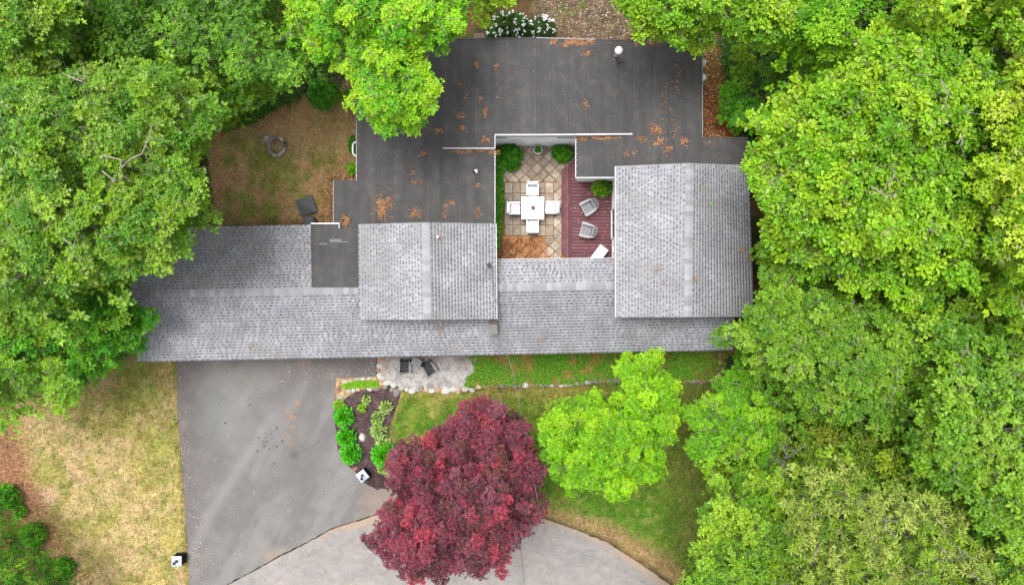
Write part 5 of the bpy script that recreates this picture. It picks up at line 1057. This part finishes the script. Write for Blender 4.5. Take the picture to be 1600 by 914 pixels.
def bare_branches(label_key, lines, dz):
    for o in COL.objects:
        if o.type == 'EMPTY' and label_key in o.get('label', ''):
            z = max(ch.data.vertices[k].co.z for ch in o.children if ch.name.startswith('crown') for k in range(0, len(ch.data.vertices), 97))
            for ln in lines:
                mb = MB(); pp = [Vector(P(a, b, z - dz + (.25 if 0 < i < len(ln) - 1 else -.35))) - o.location for i, (a, b) in enumerate(ln)]; rr = [.030 - .022 * i / (len(pp) - 1) for i in range(len(pp))]
                mb.tube(pp, rr, 5, False); q = pp[len(pp) // 2]
                for s_ in range(random.choice([1, 2, 3])):
                    w_ = random.uniform(0, 6.28); l_ = random.uniform(.3, .7); mb.tube([q, q + Vector((math.cos(w_) * l_ * .5, math.sin(w_) * l_ * .5, .05)), q + Vector((math.cos(w_ + .5) * l_, math.sin(w_ + .5) * l_, -.12))], [.014, .010, .005], 4, False)
                mb.build('bare_branch', M['bark'], o)
if not globals().get('NOTREES'):
    bare_branches('tallest pale', [[(190, 262), (205, 248), (222, 240), (233, 212), (236, 198), (258, 190)], [(160, 243), (190, 250), (208, 265)], [(105, 118), (128, 128), (145, 150)], [(160, 268), (178, 282), (192, 300)], [(98, 372), (115, 385)]], .5)
    bare_branches('crown at the top left', [[(42, 56), (48, 38), (66, 30)], [(0, 28), (14, 18), (22, 16)]], .5)
    bare_branches('largest bright green', [[(1352, 300), (1362, 292), (1384, 306), (1400, 303)], [(1447, 378), (1452, 358), (1474, 356)], [(1395, 262), (1398, 275), (1390, 280)], [(1470, 125), (1482, 145), (1490, 152)], [(1495, 225), (1505, 212)]], .7)
    bare_branches('tall bluish', [[(1500, 560), (1512, 548), (1514, 535)], [(1560, 590), (1580, 602)], [(1530, 700), (1548, 712)]], .6)
    bare_branches('palest yellow', [[(1360, 800), (1385, 812), (1405, 815)], [(1420, 885), (1440, 895), (1455, 914)]], .6)
# ------------------------------------------------------------------ low planting
def bush(name, label, cat, px, py, r_px, h, leafL, T, cols, n=500, k=5, parent=None, z0=0.0, group=None, ry_=1.0, tilt=(.1, .7)):
    c = P(px, py, z0 + h * .6); R_ = r_px * (H - h) / F; d = sphere_dirs(n, -.1); lump = 1 + (fbm(d[:, 0] * 3 + px, d[:, 1] * 3 + d[:, 2] * 2, .9, 3, 2) - .5) * .5
    pt = d * (R_ * lump * rng.uniform(.7, 1.0, n))[:, None] * np.array([1, ry_, min(1.0, h / R_ * .75)]) + np.array([0, 0, h * .25]); pt[:, 2] = np.maximum(pt[:, 2], .03)
    cols = np.array(cols)
    def cf(n_, k_, _): return np.clip(np.repeat(cols[rng.choice(len(cols), n_)], k_, 0) * rng.uniform(.75, 1.25, (n_ * k_, 1)), 0, .8)
    root = empty(name, (c[0], c[1], z0), 0, label, cat, group)
    rosettes(pt, unit(d + np.array([0, 0, .5])), k, leafL, T, 'foliage', root, cf, tilt=tilt)
    MB().tube([(0, 0, 0), (0, 0, h * .4)], [.04, .03], 6).build('stem', M['bark_dark'], root); return root
GRN = G((76, 168, 30), (98, 188, 40), (54, 140, 24), (124, 204, 58))
bush('round_shrub', 'dark green round shrub in the north-west corner of the courtyard', 'shrub', 797, 243, 21, .9, .085, T_OVAL, GRN, 620)
bush('round_shrub', 'dark green shrub at the courtyard wall beside the black roof corner', 'shrub', 879, 238, 16.5, .9, .085, T_OVAL, GRN, 480, ry_=.85)
bush('spiky_shrub', 'light green spiky plant on the deck corner', 'plant', 941, 292.5, 14, .7, .16, T_BLADE, G((130, 200, 30), (160, 220, 60), (100, 176, 24), (190, 230, 110)), 170, k=5, z0=.25)
bush('small_shrub', 'small lime bush against the west wall', 'shrub', 550, 262, 9, .8, .10, T_ROUND, LIME2, 110, z0=0); bush('small_shrub', 'narrow dark shrub against the west wall below the maple', 'shrub', 549, 225, 6, .7, .09, T_OVAL, GRN, 110, ry_=2.6)
pt = rng.uniform(-1, 1, (60, 3)) * np.array([.13, .13, .05]) + np.array([0, 0, .44]); rosettes(pt, np.tile([0, 0, 1.0], (60, 1)), 4, .06, T_OVAL, 'plant', PLANTERS[0][0], lambda n, k, _: pal(n * k, GRN, jit=.3))
def ground_cover(name, label, poly, n, z, leafL, cols, T=T_Q, dens=None, cat='ground cover', k=4, hz=.06, parent=None):
    p, X, Y = scat_px(poly, n, z, dens); p[:, 2] += rng.uniform(0, hz, len(p)); cols = np.array(cols)
    root = rosettes(p, np.tile([0, 0, 1.0], (len(p), 1)), k, leafL, T, name, parent, lambda n_, k_, _: pal(n_ * k_, cols, jit=.3), tilt=(-.1, .6)); return tag(root, label, cat, kind='stuff')
ground_cover('ivy', 'green ivy strip along the west side of the courtyard', [(774, 240), (790, 250), (789, 262), (784, 285), (787, 315), (783, 345), (779, 390), (774, 392)], 1500, .15, .085, GRN, hz=.35)
ground_cover('bank_ground_cover', 'low bright green ground cover on the bank in front of the house', BANK, 11500, .03, .055, G((118, 190, 26), (90, 166, 20), (148, 208, 44), (72, 140, 20)), dens=lambda x, y: np.clip(sst(.60, .40, fbm(x, y, 26, 71)) + .15 - .6 * sst(1062, 1085, x) + .0 * y, .1, 1))
ground_cover('lime_ground_cover', 'lime ground cover strip between two rows of stones above the bed', [(532, 603), (545, 597), (560, 595), (590, 595), (592, 604), (560, 606), (540, 608)], 900, .02, .05, G((140, 210, 24), (170, 226, 40), (110, 180, 24)), hz=.05)
ground_cover('shade_ground_cover', 'bright green low growth at the wooded edge of the back yard', [(345, 205), (355, 190), (385, 165), (400, 140), (440, 125), (478, 135), (470, 155), (430, 175), (395, 195), (370, 200), (350, 210)], 3600, .1, .09, G((76, 140, 16), (96, 160, 24), (60, 112, 20)), hz=.4)
ground_cover('woodland_undergrowth', 'dark ivy and seedlings on the ground east of the house', [(1120, 60), (1260, 60), (1300, 120), (1290, 240), (1150, 230), (1160, 205), (1140, 160)], 6500, .05, .085, G((60, 120, 76), (72, 132, 60), (48, 104, 72), (92, 150, 60)), hz=.4)
for poly in ([(-100, -100), (420, -100), (560, -100), (560, 140), (330, 200), (330, 350), (200, 350), (200, 560), (-100, 640)], [(1000, -100), (1700, -100), (1700, 1020), (1060, 1020), (1110, 740), (1180, 560), (1190, 500), (1190, 240), (1130, 60)]):
    ground_cover('woodland_undergrowth', ['dark green growth on the ground under the left-hand trees', 'dark green growth on the ground under the right-hand trees'][poly[0][0] > 0], poly, 16000, .1, .14, G((62, 110, 30), (48, 90, 26), (80, 130, 34), (96, 80, 52)), hz=.8, k=4)
# bushes east of the house
if not globals().get('NOTREES'):
    for lb, pl_, zt_, ze_, cs_ in (('fresh green bush at the edge of the rusty leaves east of the house', [(1122, 150), (1140, 132), (1165, 138), (1190, 150), (1215, 168), (1222, 190), (1200, 210), (1180, 214), (1162, 204), (1150, 218), (1138, 204), (1128, 186), (1118, 166)], 1.9, 1.0, SAP + G((110, 190, 40), (130, 200, 50))),
                                   ('small yellowish green bush near the north-east roof corner', [(1128, 84), (1150, 72), (1178, 76), (1190, 100), (1180, 128), (1158, 134), (1142, 112)], 2.2, 1.4, TALL_L),
                                   ('dull green bush in the shade beside the largest right-hand oak', [(1192, 78), (1230, 66), (1275, 96), (1278, 130), (1256, 168), (1225, 180), (1200, 158), (1186, 120)], 3.0, 2.0, FINE_G),
                                   ('dark green bush where the narrow black roof ends', [(1205, 175), (1250, 165), (1240, 215), (1190, 235), (1168, 214), (1190, 205)], 2.0, 1.2, FINE_G)):
        tree('woodland_bush', lb, 'bush', pl_, zt_, ze_, 15, .13, T_Q, cs_, dens=3.4, k=6, layers=1, bark='bark_dark', bump=.7, tw=.006)
for i, (x, y, r_, h) in enumerate([(500, 142, 26, 1.6), (550, 150, 18, 1.4), (1170, 560, 16, 2.0), (0, 780, 22, 1.0), (28, 800, 10, .5)]):
    bush('woodland_bush', ['leafy green bush under the bright maple at the yard edge', 'green bush at the house corner under the bright maple', 'green bush at the east end of the low stone edging', 'bright green bush at the left edge by the reddish leaves', 'low sprig beside the bush at the left edge'][i], 'bush', x, y, r_, h, .10, T_OVAL, [SAP, SAP, LIME2, GRN, GRN][i], int(r_ * r_ * .7))
# clipped evergreen in the bottom left corner: rounded sprays
eg = empty('evergreen', (*P(-20, 925, 2)[:2], 0), 0, 'rounded bushy evergreen in the bottom left corner', 'evergreen')
poly = [(-60, 780), (0, 790), (26, 806), (44, 838), (72, 852), (98, 874), (116, 902), (130, 980), (-60, 980)]
X, Y, D = samp(poly, 12.5, 2); z = 1.8 + 1.6 * np.clip(D / 50, 0, 1) + rng.normal(0, .18, len(X)); kk = (H - z) / F
cen = np.stack([(X - 800) * kk, (457 - Y) * kk, z], 1) - np.array([eg.location.x, eg.location.y, 0]); m = 60; ci = np.repeat(np.arange(len(cen)), m); d = sphere_dirs(len(ci), -.2)
pt = cen[ci] + d * (.19 * rng.uniform(.85, 1.1, len(ci)))[:, None] * np.array([1, 1, 1.1]); cc = np.array(G((88, 164, 44), (116, 190, 56), (66, 136, 36), (146, 208, 74)))
kc = cc[rng.choice(4, len(cen))] * rng.uniform(.6, 1.3, (len(cen), 1))
rosettes(pt, d, 4, .06, T_Q, 'foliage', eg, lambda n, k, _: np.clip(np.repeat(kc[ci], k, 0) * rng.uniform(.75, 1.25, (n * k, 1)), 0, .8), tilt=(.3, 1.0)); MB().tube([(0, 0, 0), (0, 0, 2)], [.12, .06], 8).build('trunk', M['bark_dark'], eg)
bush('woodland_bush', 'dark green low bush between the evergreen and the reddish leaves', 'bush', 48, 836, 20, .7, .09, T_OVAL, GRN, 300); bush('woodland_bush', 'dark green creeping bush along the right side of the corner evergreen', 'bush', 96, 890, 18, .6, .09, T_OVAL, GRN, 260)
# rhododendron with white flower heads
rh = bush('rhododendron', 'white flowering dark green bush at the north wall', 'flowering bush', 795, 40, 40, 1.8, .12, T_BLADE, G((46, 96, 40), (60, 116, 46), (36, 80, 40), (90, 150, 60)), 900, ry_=.62, k=6); rh2 = bush('rhododendron', 'smaller white flowering bush right of the bigger one, by the bare ground', 'flowering bush', 847, 42, 22, 1.4, .11, T_BLADE, G((40, 88, 38), (56, 108, 44), (70, 126, 50)), 360, ry_=.85, k=6)
fl = MB(); fr_ = random.Random(5)
for k in range(9):
    a = fr_.uniform(0, 6.28); e = fr_.uniform(.2, 1.4); c_ = Vector((math.cos(a) * math.cos(e), math.sin(a) * math.cos(e), math.sin(e))) * .055; t1 = c_.cross(Vector((0, 0, 1))).normalized() * .038; t2 = c_.normalized().cross(t1)
    fl.add([c_ * .5, c_ + t1, c_ * 1.25 + t2 * .6, c_ - t1, c_ - t2], [(0, 1, 2), (0, 2, 3), (0, 3, 4), (0, 4, 1)])
fme = fl.mesh('flower_head', M['flower'])
for rt, n, rx, ryy, h in ((rh, 62, 1.12, .66, 1.8), (rh2, 40, .62, .52, 1.4)):
    for k in range(n):
        a = random.uniform(0, 6.28); q = math.sqrt(random.uniform(.05, 1)); s_ = random.uniform(.55, 1.05); inst('flower_head', fme, rt, (rx * q * math.cos(a), ryy * q * math.sin(a), h * (1.0 - .45 * q * q)), (random.uniform(-.3, .3), random.uniform(-.3, .3), a), (s_, s_, s_))
# hostas in the bed
def hosta(px, py, r_px, h, leafL, cols, label, rim=None, n=70, cat='plant', grp=None):
    c = P(px, py, h * .6); R_ = r_px * (H - h * .6) / F; root = empty('hosta', (c[0], c[1], 0.01), 0, label, cat, grp)
    q = rng.random(n) ** .75; a = rng.uniform(0, 6.28, n); rad = np.stack([np.cos(a), np.sin(a), 0 * a], 1); pr = q * R_ * .72; base = rad * pr[:, None]; base[:, 2] = h * (1.05 - .75 * q * q)
    d = unit(rad * (.4 + q)[:, None] + np.array([0, 0, 1]) * (.75 - .9 * q)[:, None]); nn = unit(np.array([0, 0, 1.0]) + rad * .4 + rng.normal(0, .1, (n, 3)))
    cols = np.array(cols); leaves('foliage', base, d, nn, leafL * rng.uniform(.75, 1.15, n), np.clip(cols[rng.choice(len(cols), n)] * rng.uniform(.8, 1.2, (n, 1)), 0, .8), T_OBOV if rim is None else T_OVAL, root); return root
HG = G((72, 186, 30), (92, 204, 44), (50, 160, 22), (120, 220, 66)); HV = GP((150, 214, 60), (206, 232, 140), (120, 196, 50), (228, 240, 190)); HL = G((140, 214, 30), (170, 228, 60), (110, 190, 30))
for x, y, r_, h, L_, c, n, lb in [(536, 651, 16.5, .5, .17, HG, 210, 'deep green hosta at the drive edge, top one of the column'), (541, 684, 16, .5, .17, HG, 230, 'deep green hosta left of the pale boulder'), (547, 710, 17, .5, .17, HG, 240, 'deep green hosta below the boulder at the drive edge'), (599, 712, 21, .6, .17, HG, 380, 'largest round deep green hosta at the right of the bed'),
                              (529, 633, 9, .3, .13, HL, 70, 'small lime hosta at the upper left of the bed'), (572, 626, 7.5, .25, .12, HV, 60, 'small variegated hosta at the top middle of the bed'), (566, 637, 6.5, .25, .12, HL, 46, 'small lime hosta just below the top middle one'), (603, 637, 11, .3, .13, HV, 90, 'variegated hosta at the top right of the bed'), (589, 654, 10.5, .3, .13, HV, 90, 'pale variegated hosta below the top right one'),
                              (591, 674, 13, .35, .14, GP((190, 228, 130), (226, 240, 190), (130, 200, 70), (150, 214, 60)), 150, 'palest variegated hosta in the middle right of the bed'), (597, 691, 12, .3, .13, HV, 100, 'variegated hosta touching the largest green one from above'), (608, 738, 9, .3, .12, HV, 90, 'variegated hosta below the largest green one'), (597, 733, 7, .25, .12, HV, 50, 'small variegated hosta at the lower end of the bed')]:
    hosta(x, y, r_ * 1.14, h, L_ * .92, c, lb, n=int(n * 1.3), grp='hostas in the mulch bed')
